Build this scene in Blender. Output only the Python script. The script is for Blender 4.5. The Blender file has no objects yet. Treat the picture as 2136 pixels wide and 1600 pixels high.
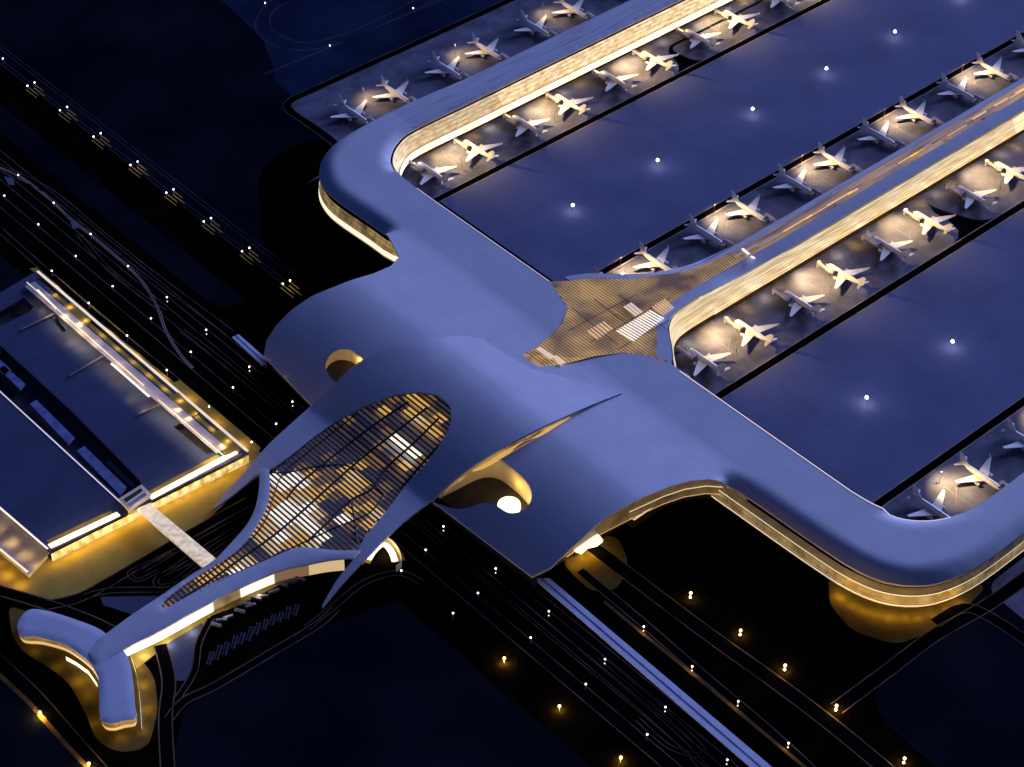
import bpy, bmesh, math, random
from mathutils import Vector, Matrix
from mathutils.geometry import delaunay_2d_cdt
R = random.Random(7)
sc = bpy.context.scene
COL = sc.collection

# ------------------------------------------------------------------ camera (solved from the two vanishing points)
VA = (7600, -3010); VB = (-4450, -3335); PP = (1068, 800)
_a = (VA[0]-PP[0], -(VA[1]-PP[1])); _b = (VB[0]-PP[0], -(VB[1]-PP[1]))
F = math.sqrt(-(_a[0]*_b[0]+_a[1]*_b[1]))
U = Vector((_a[0], _a[1], -F)).normalized(); V = Vector((_b[0], _b[1], -F)).normalized(); W = U.cross(V)
def ray(px, py):
    d = Vector((px-PP[0], -(py-PP[1]), -F)); return Vector((d.dot(U), d.dot(V), d.dot(W)))
CAM = -ray(*PP)*2600.0/F
def G(px, py, h=0.0):
    """survey point of the photograph on the level h (metres)"""
    r = ray(px, py); t = (h-CAM.z)/r.z
    return (CAM.x+r.x*t, CAM.y+r.y*t)
def GZ(px, py, zf):
    z = zf(*G(px, py, 35))
    for _ in range(12): z = zf(*G(px, py, z))
    p = G(px, py, z); return (p[0], p[1])
def GG(pts, h=0.0): return [G(x, y, h) for x, y in pts]

cam = bpy.data.cameras.new('camera'); co = bpy.data.objects.new('camera', cam); COL.objects.link(co)
M = Matrix((( U.x, U.y, U.z), (V.x, V.y, V.z), (W.x, W.y, W.z)))   # camera -> world
co.matrix_world = Matrix.Translation(CAM) @ M.to_4x4()
cam.sensor_width = 36; cam.lens = F/2136*36; cam.clip_start = 10; cam.clip_end = 40000
sc.camera = co
sc.view_settings.view_transform = 'Standard'; sc.view_settings.look = 'None'
sc.view_settings.exposure = 0; sc.view_settings.gamma = 1
sc.render.engine = 'CYCLES'
sc.cycles.max_bounces = 4; sc.cycles.diffuse_bounces = 2; sc.cycles.glossy_bounces = 2
sc.cycles.use_denoising = True; sc.cycles.sample_clamp_indirect = 3; sc.cycles.caustics_reflective = False

# ------------------------------------------------------------------ dusk sky and the glow low over the far horizon
w = bpy.data.worlds.new('World'); sc.world = w; w.use_nodes = True
nt = w.node_tree; bg = nt.nodes['Background']
sky = nt.nodes.new('ShaderNodeTexSky'); sky.sky_type = 'NISHITA'; sky.sun_disc = False
sky.sun_elevation = math.radians(9); sky.sun_rotation = math.radians(90)
sky.altitude = 0; sky.air_density = 1.3; sky.dust_density = 0.3; sky.ozone_density = 5.0
hsv = nt.nodes.new('ShaderNodeMix'); hsv.data_type = 'RGBA'; hsv.blend_type = 'MULTIPLY'; hsv.inputs[0].default_value = 1
hsv.inputs[7].default_value = (0.24, 0.32, 0.80, 1)
nt.links.new(sky.outputs[0], hsv.inputs[6]); nt.links.new(hsv.outputs[2], bg.inputs[0]); bg.inputs[1].default_value = 0.072
sl = bpy.data.lights.new('dusk_sun', 'SUN'); sl.energy = 6.7; sl.angle = math.radians(30); sl.color = (0.37, 0.455, 1.0)
so = bpy.data.objects.new('dusk_sun', sl); COL.objects.link(so)
el = math.radians(11.5)
so.rotation_euler = Vector((-math.cos(el), -0.10, -math.sin(el))).to_track_quat('-Z', 'Y').to_euler()

# ------------------------------------------------------------------ materials
def mat(name, col, rough=0.7, var=0.0, scale=0.05, metal=0.0, stretch=None, col2=None, contrast=(0.35, 0.65), detail=4):
    m = bpy.data.materials.new(name); m.use_nodes = True
    n = m.node_tree.nodes; l = m.node_tree.links; b = n['Principled BSDF']
    b.inputs['Roughness'].default_value = rough; b.inputs['Metallic'].default_value = metal
    b.inputs['Specular IOR Level'].default_value = 0.0 if rough > 0.84 else 0.06 if rough > 0.7 else 0.25
    c1 = col if len(col) == 3 else col[:3]
    c2 = col2 or tuple(min(1, c*(1+var)) for c in c1)
    c0 = c1 if col2 else tuple(c*(1-var) for c in c1)
    tc = n.new('ShaderNodeTexCoord'); mp = n.new('ShaderNodeMapping')
    if stretch: mp.inputs['Scale'].default_value = stretch
    nz = n.new('ShaderNodeTexNoise'); nz.inputs['Scale'].default_value = scale; nz.inputs['Detail'].default_value = detail
    cr = n.new('ShaderNodeValToRGB'); cr.color_ramp.elements[0].position = contrast[0]; cr.color_ramp.elements[1].position = contrast[1]
    cr.color_ramp.elements[0].color = (*c0, 1); cr.color_ramp.elements[1].color = (*c2, 1)
    l.new(tc.outputs['Object'], mp.inputs[0]); l.new(mp.outputs[0], nz.inputs['Vector']); l.new(nz.outputs[0], cr.inputs[0])
    l.new(cr.outputs[0], b.inputs['Base Color'])
    return m
def glow(name, col, st):
    m = bpy.data.materials.new(name); m.use_nodes = True
    b = m.node_tree.nodes['Principled BSDF']
    b.inputs['Base Color'].default_value = (0.5, 0.5, 0.5, 1)
    b.inputs['Emission Color'].default_value = (*col, 1); b.inputs['Emission Strength'].default_value = st
    return m
def litwall(name, cols, st, bands=(6.0, 9.0), lo=0.35, noise=0.09, axis='XYZ', base=(0.3, 0.25, 0.18), stretch=None):
    """glazed wall lit from inside: floor slabs, mullions and rooms of different brightness"""
    m = bpy.data.materials.new(name); m.use_nodes = True
    n = m.node_tree.nodes; l = m.node_tree.links; b = n['Principled BSDF']
    b.inputs['Base Color'].default_value = (*base, 1); b.inputs['Roughness'].default_value = 0.4
    tc = n.new('ShaderNodeTexCoord'); sp = n.new('ShaderNodeSeparateXYZ'); l.new(tc.outputs['Object'], sp.inputs[0])
    def math_(op, a, bb=None):
        q = n.new('ShaderNodeMath'); q.operation = op
        for i, x in enumerate((a, bb)):
            if x is None: continue
            if isinstance(x, (int, float)): q.inputs[i].default_value = x
            else: l.new(x, q.inputs[i])
        return q.outputs[0]
    zz = math_('FRACT', math_('DIVIDE', sp.outputs[2], bands[0]))
    slab = math_('GREATER_THAN', zz, 0.22)
    xy = math_('ADD', sp.outputs[0], math_('MULTIPLY', sp.outputs[1], 1.0))
    mull = math_('GREATER_THAN', math_('FRACT', math_('DIVIDE', xy, bands[1])), 0.16)
    g = math_('MULTIPLY', math_('ADD', math_('MULTIPLY', slab, 0.5), 0.5), math_('ADD', math_('MULTIPLY', mull, 0.35), 0.65))
    nz = n.new('ShaderNodeTexNoise'); nz.inputs['Scale'].default_value = noise; nz.inputs['Detail'].default_value = 6
    if stretch:
        mp = n.new('ShaderNodeMapping'); mp.inputs['Scale'].default_value = stretch
        l.new(tc.outputs['Object'], mp.inputs[0]); l.new(mp.outputs[0], nz.inputs['Vector'])
    else: l.new(tc.outputs['Object'], nz.inputs['Vector'])
    cr = n.new('ShaderNodeValToRGB'); els = cr.color_ramp.elements
    els[0].position = 0.36; els[0].color = (*[c*lo for c in cols[0]], 1)
    els[1].position = 0.64; els[1].color = (*cols[1], 1)
    l.new(nz.outputs[0], cr.inputs[0]); l.new(cr.outputs[0], b.inputs['Emission Color'])
    l.new(math_('MULTIPLY', g, st), b.inputs['Emission Strength'])
    return m
def streakroof(name, base, streak, amount):
    """metal roof with long translucent rooflight streaks running along X"""
    m = bpy.data.materials.new(name); m.use_nodes = True
    n = m.node_tree.nodes; l = m.node_tree.links; b = n['Principled BSDF']
    tc = n.new('ShaderNodeTexCoord'); mp = n.new('ShaderNodeMapping'); mp.inputs['Scale'].default_value = (0.012, 0.22, 0.0)
    nz = n.new('ShaderNodeTexNoise'); nz.inputs['Scale'].default_value = 1.0; nz.inputs['Detail'].default_value = 5
    cr = n.new('ShaderNodeValToRGB'); cr.color_ramp.elements[0].position = 0.5; cr.color_ramp.elements[1].position = 0.68
    cr.color_ramp.elements[0].color = (*base, 1); cr.color_ramp.elements[1].color = (*streak, 1)
    l.new(tc.outputs['Object'], mp.inputs[0]); l.new(mp.outputs[0], nz.inputs['Vector']); l.new(nz.outputs[0], cr.inputs[0])
    l.new(cr.outputs[0], b.inputs['Base Color']); b.inputs['Roughness'].default_value = 0.5
    return m

CREAM = (1.0, 0.78, 0.45); GOLD = (1.0, 0.575, 0.08); WHITE = (1.0, 0.9, 0.72)
mt = {}
mt['grass'] = mat('grass', (0.0012, 0.0030, 0.0085), 0.95, scale=0.006, col2=(0.0105, 0.0125, 0.0185), detail=9, contrast=(0.38, 0.72))
mt['asphalt'] = mat('asphalt', (0.0022, 0.0018, 0.0013), 0.9, 0.5, 0.02)
mt['concrete'] = mat('apron_concrete', (0.115, 0.130, 0.235), 0.75, 0.10, 0.012, detail=8)
mt['stand'] = mat('stand_concrete', (0.110, 0.112, 0.160), 0.75, 0.30, 0.035, detail=8)
mt['taxi'] = mat('old_taxiway', (0.012, 0.020, 0.048), 0.85, 0.35, 0.01, detail=8)
mt['road'] = mat('road_asphalt', (0.0022, 0.0022, 0.0032), 0.9, 0.4, 0.03)
mt['paving'] = mat('paving', (0.30, 0.230, 0.055), 0.85, 0.10, 0.05)
mt['glowpave'] = mat('glow_tint_paving', (0.11, 0.082, 0.022), 0.9, 0.15, 0.05)  # paler gold than the yard: ground glow put into the colour
mt['darkpave'] = mat('dark_paving', (0.13, 0.075, 0.028), 0.9, 0.3, 0.04)
mt['line'] = mat('lamplit_line_paint', (0.100, 0.070, 0.058), 0.8, 0.5, 0.03)  # warm brown tint stands in for street-lamp light on the lines
mt['blueline'] = mat('pale_edge_paint', (0.045, 0.045, 0.062), 0.8, 0.4, 0.02)
mt['standline'] = mat('stand_paint', (0.24, 0.20, 0.18), 0.8, 0.25, 0.05)
mt['roof'] = mat('roof_metal', (0.53, 0.53, 0.585), 0.6, 0.045, 0.02, detail=6)
def seams(m, sx, sy, wdt, k):
    n = m.node_tree.nodes; l = m.node_tree.links; b = n['Principled BSDF']; src = b.inputs['Base Color'].links[0].from_socket
    tc = n.new('ShaderNodeTexCoord'); sp = n.new('ShaderNodeSeparateXYZ'); l.new(tc.outputs['Object'], sp.inputs[0]); last = None
    for ax, st in ((0, sx), (1, sy)):
        if not st: continue
        q = [n.new('ShaderNodeMath') for _ in range(3)]
        q[0].operation = 'DIVIDE'; q[0].inputs[1].default_value = st; l.new(sp.outputs[ax], q[0].inputs[0])
        q[1].operation = 'FRACT'; l.new(q[0].outputs[0], q[1].inputs[0])
        q[2].operation = 'LESS_THAN'; q[2].inputs[1].default_value = wdt/st; l.new(q[1].outputs[0], q[2].inputs[0])
        if last is None: last = q[2].outputs[0]
        else:
            mx = n.new('ShaderNodeMath'); mx.operation = 'MAXIMUM'; l.new(last, mx.inputs[0]); l.new(q[2].outputs[0], mx.inputs[1]); last = mx.outputs[0]
    mul = n.new('ShaderNodeMath'); mul.operation = 'MULTIPLY'; mul.inputs[1].default_value = k; l.new(last, mul.inputs[0])
    mi = n.new('ShaderNodeMix'); mi.data_type = 'RGBA'; mi.inputs[7].default_value = (0.01, 0.01, 0.02, 1)
    l.new(mul.outputs[0], mi.inputs[0]); l.new(src, mi.inputs[6]); l.new(mi.outputs[2], b.inputs['Base Color'])
mt['roofdark'] = mat('roof_valley_metal', (0.30, 0.32, 0.40), 0.6, 0.08, 0.02)
mt['fascia'] = mat('fascia_metal', (0.75, 0.72, 0.74), 0.5, 0.05, 0.1)
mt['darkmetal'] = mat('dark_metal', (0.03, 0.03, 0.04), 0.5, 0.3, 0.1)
mt['louvre'] = mat('louvre_metal', (0.075, 0.07, 0.085), 0.55, 0.2, 0.1)
mt['streak1'] = streakroof('streaked_roof_metal', (0.48, 0.5, 0.58), (0.42, 0.30, 0.33), 0.5)
mt['streak2'] = streakroof('banded_roof_metal', (0.50, 0.52, 0.60), (0.40, 0.33, 0.30), 0.5)
mt['plane'] = mat('aircraft_paint', (0.85, 0.83, 0.79), 0.4, 0.04, 0.3)
mt['planegrey'] = mat('aircraft_grey', (0.50, 0.50, 0.52), 0.4, 0.05, 0.3)
mt['engine'] = mat('engine_cowl', (0.55, 0.54, 0.55), 0.3, 0.08, 0.5)
mt['rubber'] = mat('rubber', (0.02, 0.02, 0.02), 0.8, 0.1, 0.5)
mt['bridge'] = mat('jet_bridge_metal', (0.35, 0.33, 0.34), 0.5, 0.1, 0.3)
mt['pole'] = mat('galvanised_pole', (0.25, 0.25, 0.27), 0.5, 0.1, 0.5)
mt['garage'] = mat('garage_deck', (0.058, 0.068, 0.130), 0.8, 0.13, 0.012, detail=7)
mt['pale'] = mat('pale_deck', (0.52, 0.46, 0.46), 0.7, 0.15, 0.05)
mt['blueglass'] = mat('blue_glass', (0.14, 0.17, 0.34), 0.2, 0.25, 0.08)
mt['umber'] = mat('umber_cladding', (0.045, 0.024, 0.008), 0.8, 0.2, 0.1)
mt['podroof'] = mat('pod_roof_metal', (0.50, 0.52, 0.62), 0.55, 0.06, 0.03)
mt['canopy'] = mat('canopy_metal', (0.62, 0.64, 0.75), 0.45, 0.08, 0.08)
mt['cfacade'] = litwall('concourse_glazing', ((1, .62, .24), (1, .80, .48)), 1.2, (5.4, 5000.0), 0.55, 1.0, stretch=(0.09, 0.09, 0.35))
mt['cfacade2'] = litwall('middle_concourse_glazing', ((1, .66, .28), (1, .84, .56)), 1.35, (3.6, 5000.0), 0.55, 1.0, stretch=(0.025, 0.025, 0.35))
mt['strip'] = glow('canopy_light_strip', (1.0, .86, .62), 1.08)
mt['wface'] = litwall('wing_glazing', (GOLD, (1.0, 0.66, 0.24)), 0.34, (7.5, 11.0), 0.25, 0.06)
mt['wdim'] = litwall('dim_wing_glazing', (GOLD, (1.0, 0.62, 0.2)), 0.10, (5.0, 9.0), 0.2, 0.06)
mt['wline'] = glow('eaves_light_line', (1.0, 0.80, 0.50), 0.75)
mt['wline2'] = glow('kerb_light_line', (1.0, 0.62, 0.22), 0.5)
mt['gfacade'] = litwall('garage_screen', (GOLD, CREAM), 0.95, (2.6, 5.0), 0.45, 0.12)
mt['white'] = glow('bright_soffit', (1.0, 0.86, 0.60), 1.7)
mt['white1'] = glow('bright_room', (1.0, 0.9, 0.74), 1.1)
mt['cream1'] = glow('cream_room', (1.0, 0.70, 0.32), 0.62)
mt['gold1'] = glow('gold_room', (1.0, 0.56, 0.09), 0.62)
mt['gold2'] = glow('dim_gold_room', (1.0, 0.54, 0.14), 0.17)
mt['gold3'] = glow('dark_room', (0.75, 0.55, 0.55), 0.045)
mt['lampW'] = glow('lamp_white', (1.0, 0.86, 0.85), 5.0)
mt['lowdotW'] = glow('low_ball_glow', (1.0, 0.82, 0.8), 1.3)
mt['lampG'] = glow('lamp_gold', (1.0, 0.66, 0.22), 5.0)
mt['mast'] = glow('mast_lamp', (0.86, 0.88, 1.0), 14.0)
mt['edge'] = glow('roof_edge_light', (0.95, 0.75, 0.85), 0.62)
mt['bridgeglow'] = litwall('footbridge_glazing', ((1, .7, .35), (1.0, 0.86, 0.62)), 0.72, (9, 2.4), 0.6, 0.15, base=(0.5, 0.45, 0.4))
mt['noderib'] = mat('node_rib_metal', (0.16, 0.12, 0.10), 0.6, 0.2, 0.1)
mt['nodeglass'] = litwall('node_glazing', ((1.0, .50, .08), (1.0, 0.60, 0.15)), 1.55, (400.0, 5000.0), 0.18, 0.022, base=(0.16, 0.13, 0.13))
mt['bandglass'] = litwall('rooflight_glazing', ((1.0, .52, .10), (1.0, 0.55, 0.07)), 0.95, (400.0, 5000.0), 0.25, 1.0, base=(0.16, 0.15, 0.19), stretch=(0.009, 0.12, 0))
mt['carpaint'] = mat('car_paint', (0.12, 0.13, 0.16), 0.4, 0.3, 0.2)
mt['carglass'] = mat('car_glass', (0.02, 0.02, 0.03), 0.2, 0.1, 0.2)
mt['holewall'] = mat('light_well_render', (0.75, 0.66, 0.45), 0.7, 0.05, 0.1)

seams(mt['roof'], 17.0, 0, 1.0, 0.10); seams(mt['concrete'], 30.0, 30.0, 0.9, 0.12); seams(mt['stand'], 15.0, 15.0, 0.6, 0.25); seams(mt['garage'], 16.0, 16.0, 0.7, 0.3)
# ------------------------------------------------------------------ object helpers
def obj(name, verts, faces, m, parent=None, smooth=False, mats=None, midx=None):
    me = bpy.data.meshes.new(name); me.from_pydata([tuple(v) for v in verts], [], faces); me.update()
    o = bpy.data.objects.new(name, me); COL.objects.link(o)
    for x in (mats or [m]): me.materials.append(mt[x])
    if midx: me.polygons.foreach_set('material_index', midx)
    if smooth: me.polygons.foreach_set('use_smooth', [True]*len(me.polygons))
    if parent is not None:
        o.parent = parent
        if parent.parent is None and parent.type == 'EMPTY': o.location = -parent.location
    return o
def tag(o, label=None, cat=None, group=None, kind=None):
    if label: o['label'] = label
    if cat: o['category'] = cat
    if group: o['group'] = group
    if kind: o['kind'] = kind
    return o
def thing(name, loc, label, cat, group=None, rz=0):
    o = bpy.data.objects.new(name, None); COL.objects.link(o); o.location = loc; o.rotation_euler = (0, 0, rz)
    o.empty_display_size = 5
    return tag(o, label, cat, group)
class MB:
    def __init__(s): s.v = []; s.f = []
    def quad(s, a, b, c, d): i = len(s.v); s.v += [a, b, c, d]; s.f.append((i, i+1, i+2, i+3))
    def prism(s, poly, z0, z1, bottom=True):
        """poly list of (x,y); z0/z1 number or per-point list"""
        n = len(poly); i = len(s.v)
        zz0 = z0 if isinstance(z0, list) else [z0]*n; zz1 = z1 if isinstance(z1, list) else [z1]*n
        s.v += [(p[0], p[1], z) for p, z in zip(poly, zz0)] + [(p[0], p[1], z) for p, z in zip(poly, zz1)]
        for k in range(n):
            j = (k+1) % n; s.f.append((i+k, i+j, i+n+j, i+n+k))
        s.f.append(tuple(i+n+k for k in range(n)))
        if bottom: s.f.append(tuple(i+n-1-k for k in range(n)))
    def box(s, x0, x1, y0, y1, z0, z1): s.prism([(x0, y0), (x1, y0), (x1, y1), (x0, y1)], z0, z1)
    def tube(s, p, q, r0, r1=None, n=8, caps=True):
        r1 = r0 if r1 is None else r1
        p = Vector(p); q = Vector(q); d = (q-p).normalized(); a = d.orthogonal().normalized(); b = d.cross(a); i = len(s.v)
        for c, r in ((p, r0), (q, r1)):
            for k in range(n):
                t = 2*math.pi*k/n; s.v.append(tuple(c+a*math.cos(t)*r+b*math.sin(t)*r))
        for k in range(n): s.f.append((i+k, i+(k+1) % n, i+n+(k+1) % n, i+n+k))
        if caps: s.f.append(tuple(i+n-1-k for k in range(n))); s.f.append(tuple(i+n+k for k in range(n)))
    def ribbon(s, pts, wid, z):
        """flat ribbon along pts; z number or list"""
        n = len(pts); zz = z if isinstance(z, list) else [z]*n; i = len(s.v)
        for k, p in enumerate(pts):
            a = pts[max(0, k-1)]; b = pts[min(n-1, k+1)]; dx, dy = b[0]-a[0], b[1]-a[1]; L = math.hypot(dx, dy) or 1
            nx, ny = -dy/L*wid/2, dx/L*wid/2
            s.v += [(p[0]-nx, p[1]-ny, zz[k]), (p[0]+nx, p[1]+ny, zz[k])]
        for k in range(n-1): s.f.append((i+2*k, i+2*k+2, i+2*k+3, i+2*k+1))
    def wall(s, pts, z0, z1, off=None):
        """vertical or raking wall; off = base polyline"""
        n = len(pts); i = len(s.v); base = off or pts
        a0 = z0 if isinstance(z0, list) else [z0]*n; a1 = z1 if isinstance(z1, list) else [z1]*n
        for k in range(n): s.v += [(base[k][0], base[k][1], a0[k]), (pts[k][0], pts[k][1], a1[k])]
        for k in range(n-1): s.f.append((i+2*k, i+2*k+2, i+2*k+3, i+2*k+1))
    def sphere(s, c, r, n=8, m=5):
        i = len(s.v)
        for a in range(m+1):
            t = math.pi*a/m
            for k in range(n):
                p = 2*math.pi*k/n; s.v.append((c[0]+r*math.sin(t)*math.cos(p), c[1]+r*math.sin(t)*math.sin(p), c[2]+r*math.cos(t)))
        for a in range(m):
            for k in range(n): s.f.append((i+a*n+k, i+(a+1)*n+k, i+(a+1)*n+(k+1) % n, i+a*n+(k+1) % n))
    def build(s, name, m, parent=None, smooth=False): return obj(name, s.v, s.f, m, parent, smooth)
def spline(pts, k=6, closed=False):
    """Catmull-Rom through the points"""
    out = []; n = len(pts)
    rng = range(n) if closed else range(n-1)
    g = (lambda i: pts[i % n]) if closed else (lambda i: pts[max(0, min(n-1, i))])
    for i in rng:
        p0, p1, p2, p3 = g(i-1), g(i), g(i+1), g(i+2)
        for j in range(k):
            t = j/k
            out.append(tuple(0.5*((2*b)+(-a+c)*t+(2*a-5*b+4*c-d)*t*t+(-a+3*b-3*c+d)*t**3) for a, b, c, d in zip(p0, p1, p2, p3)))
    if not closed: out.append(tuple(pts[-1]))
    return out
def inside(p, poly):
    x, y = p; c = False; j = len(poly)-1
    for i in range(len(poly)):
        xi, yi = poly[i][:2]; xj, yj = poly[j][:2]
        if (yi > y) != (yj > y) and x < (xj-xi)*(y-yi)/(yj-yi)+xi: c = not c
        j = i
    return c
def segd(p, a, b):
    dx, dy = b[0]-a[0], b[1]-a[1]; L = dx*dx+dy*dy or 1e-9
    t = max(0, min(1, ((p[0]-a[0])*dx+(p[1]-a[1])*dy)/L)); return math.hypot(p[0]-a[0]-t*dx, p[1]-a[1]-t*dy)
def polyd(p, line): return min(segd(p, line[i], line[i+1]) for i in range(len(line)-1))
def shell(name, outline, zf, m, parent, holes=(), step=9.0, thick=2.5, smooth=True, extra=()):
    """curved roof over a plan outline, with rim"""
    loops = [outline]+list(holes); pts = []; edges = []
    for lp in loops:
        base = len(pts); dens = []
        for i in range(len(lp)):
            a = lp[i]; b = lp[(i+1) % len(lp)]; L = math.hypot(a[0]-b[0], a[1]-b[1]); k = max(1, int(L/step))
            for j in range(k): dens.append((a[0]+(b[0]-a[0])*j/k, a[1]+(b[1]-a[1])*j/k))
        pts += dens; n = len(dens); edges += [(base+i, base+(i+1) % n) for i in range(n)]
    nb = len(pts); x0 = min(p[0] for p in pts); x1 = max(p[0] for p in pts); y0 = min(p[1] for p in pts); y1 = max(p[1] for p in pts)
    x = x0+step/2; r = 0
    while x < x1:
        y = y0+(step/2 if r % 2 else step)
        while y < y1:
            if inside((x, y), outline) and not any(inside((x, y), h) for h in holes) and min(polyd((x, y), lp+[lp[0]]) for lp in loops) > step*0.4: pts.append((x, y))
            y += step
        x += step*0.87; r += 1
    vv, ee, ff, *_ = delaunay_2d_cdt([Vector(p) for p in pts], edges, [], 0, 1e-4)
    faces = []
    for f in ff:
        cx = sum(vv[i][0] for i in f)/len(f); cy = sum(vv[i][1] for i in f)/len(f)
        if inside((cx, cy), outline) and not any(inside((cx, cy), h) for h in holes): faces.append(tuple(f))
    V3 = [(p[0], p[1], zf(p[0], p[1])) for p in vv]; n = len(V3)
    cnt = {}
    for f in faces:
        for i in range(len(f)):
            e = (f[i], f[(i+1) % len(f)]); cnt[e] = cnt.get(e, 0)+1
    rim = [e for e in cnt if (e[1], e[0]) not in cnt]
    o = obj(name, V3, faces, m, parent, smooth)
    mb = MB()
    for a, b in rim:
        A, B = V3[a], V3[b]
        mb.quad((B[0], B[1], B[2]), (A[0], A[1], A[2]), (A[0], A[1], A[2]-thick), (B[0], B[1], B[2]-thick))
    return o, mb
def light(name, loc, power, col, rad=1.5, kind='POINT', parent=None, **kw):
    l = bpy.data.lights.new(name, kind); l.energy = power; l.color = col
    if kind in ('POINT', 'SPOT'): l.shadow_soft_size = rad
    for k, v in kw.items(): setattr(l, k, v)
    o = bpy.data.objects.new(name, l); COL.objects.link(o); o.location = loc
    if parent is not None: o.parent = parent; o.location = Vector(loc)-parent.location
    return o
def sheet(name, poly, z, m, kind='structure'):
    """flat ground sheet"""
    vv, ee, ff, *_ = delaunay_2d_cdt([Vector(p) for p in poly], [(i, (i+1) % len(poly)) for i in range(len(poly))], [], 0, 1e-4)
    faces = []
    for f in ff:
        c = (sum(vv[i][0] for i in f)/len(f), sum(vv[i][1] for i in f)/len(f))
        if inside(c, poly): faces.append(tuple(f))
    return tag(obj(name, [(p[0], p[1], z) for p in vv], faces, m), kind=kind)
def rnd(poly, r, k=6):
    """round the corners of a polygon"""
    out = []; n = len(poly)
    for i in range(n):
        p = Vector(poly[i]); a = Vector(poly[i-1]); b = Vector(poly[(i+1) % n])
        da = (a-p); db = (b-p); rr = min(r, da.length*0.49, db.length*0.49)
        s = p+da.normalized()*rr; e = p+db.normalized()*rr
        for j in range(k+1):
            t = j/k; q = s*(1-t)**2+p*2*t*(1-t)+e*t*t; out.append((q.x, q.y))
    return out
ORD = ['first', 'second', 'third', 'fourth', 'fifth', 'sixth', 'seventh', 'eighth', 'ninth', 'tenth', 'eleventh', 'twelfth', 'thirteenth', 'fourteenth']

# ------------------------------------------------------------------ ground
g = MB(); g.quad((-9000, -9000, 0), (14000, -9000, 0), (14000, 14000, 0), (-9000, 14000, 0))
tag(g.build('ground', 'grass'), kind='structure')
FAR = 2300
sheet('tarmac_yard', rnd([(-330, -1500), (-330, 2500), (-185, 2500), (-185, 330), (-85, 330), (-60, 420), (40, 560), (160, 560), (160, -560), (60, -600), (-60, -600), (-110, -1500)], 70, 8), 0.04, 'asphalt')
sheet('unlit_track', [(-147, 320), (-94, 320), (-94, 2500), (-147, 2500)], 0.06, 'asphalt')
sheet('forecourt', GG([(0, 1225), (100, 1255), (240, 1200), (545, 960), (760, 1120), (900, 1060), (1000, 1150), (900, 1230), (660, 1310), (440, 1440), (385, 1480), (355, 1600), (180, 1600), (0, 1400)]), 0.05, 'asphalt')
tax = [(172, 333), (FAR, 333), (FAR, 90), (172, 90)]
sheet('apron', tax, 0.06, 'concrete'); sheet('apron', [(172, -186), (FAR, -186), (FAR, -420), (172, -420)], 0.06, 'concrete')
sheet('stand_apron', [(165, 345), (635, 345), (650, 360), (662, 392), (676, 404), (FAR, 404), (FAR, 440), (165, 440)], 0.08, 'stand')
sheet('stand_apron', rnd([(676, 345), (FAR, 345), (FAR, 399), (668, 399)], 18), 0.08, 'stand')
sheet('stand_apron', [(165, 78), (FAR, 78), (FAR, -20), (165, -20)], 0.08, 'stand')
sheet('stand_apron', [(165, -172)]+[(618, -172), (636, -169), (650, -158), (656, -140), (656, -112), (664, -96), (664, -60), (165, -60)], 0.08, 'stand')
sheet('stand_apron', rnd([(664, -60), (664, -108), (690, -172), (FAR, -172), (FAR, -60)], 26), 0.085, 'stand')
sheet('stand_apron', [(165, -432), (FAR, -432), (FAR, -520), (165, -520)], 0.08, 'stand')
sheet('stand_apron', [(60, 480)]+GG([(730, 325), (700, 300), (665, 273), (630, 249), (606, 232), (599, 219), (612, 207), (650, 189), (740, 148), (860, 94), (1075, -5)])+[(FAR, 646), (FAR, 480)], 0.08, 'stand')
sheet('stand_apron', rnd([(166, -588), (157, -690), (157, -1200), (FAR, -1200), (FAR, -588)], 22), 0.08, 'stand')
sheet('taxiway_field', [(272, 1100), (245, 880), (232, 800), (200, 735), (178, 700), (178, 668), (170, 654), (FAR, 654), (FAR, 1900), (330, 1900)], 0.03, 'taxi')
# service roads round the aprons
def road(name, pts, wid, z=0.12, m='road', lines=True, lw=1.3, lm='line', closed=False):
    mb = MB(); mb.ribbon(pts, wid, z); tag(mb.build(name, m), kind='structure')
    if lines:
        mb = MB()
        for s in (-1, 1):
            n = len(pts); q = []
            for k, p in enumerate(pts):
                a = pts[max(0, k-1)]; b = pts[min(n-1, k+1)]; dx, dy = b[0]-a[0], b[1]-a[1]; L = math.hypot(dx, dy) or 1
                q.append((p[0]-dy/L*s*(wid/2+lw*0.3), p[1]+dx/L*s*(wid/2+lw*0.3)))
            mb.ribbon(q, lw, z+0.05)
        tag(mb.build('road_markings', lm), kind='structure')
road('service_road', [(100, 339), (FAR, 339)], 10, lm='standline', lw=1.7)
road('service_road', [(100, 84), (FAR, 84)], 10, lm='standline', lw=1.7)
road('service_road', [(100, -179), (FAR, -179)], 11, lm='standline', lw=1.7)
road('service_road', [(100, -426), (FAR, -426)], 11, lm='standline', lw=1.7)
cpx = GG([(730, 325), (700, 300), (665, 273), (630, 249), (606, 232), (599, 219), (612, 207), (650, 189), (740, 148), (860, 94), (1075, -5)]); road('service_road', spline(cpx, 5)+[(FAR, cpx[-1][1])], 11, 0.14, lm='line', lw=1.2)
sheet('road_wedge', [(640, 345), (652, 362), (664, 396), (676, 352), (684, 345)], 0.14, 'road')
sheet('road_wedge', [(630, -173), (656, -158), (661, -120), (690, -173)], 0.14, 'road')
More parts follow.
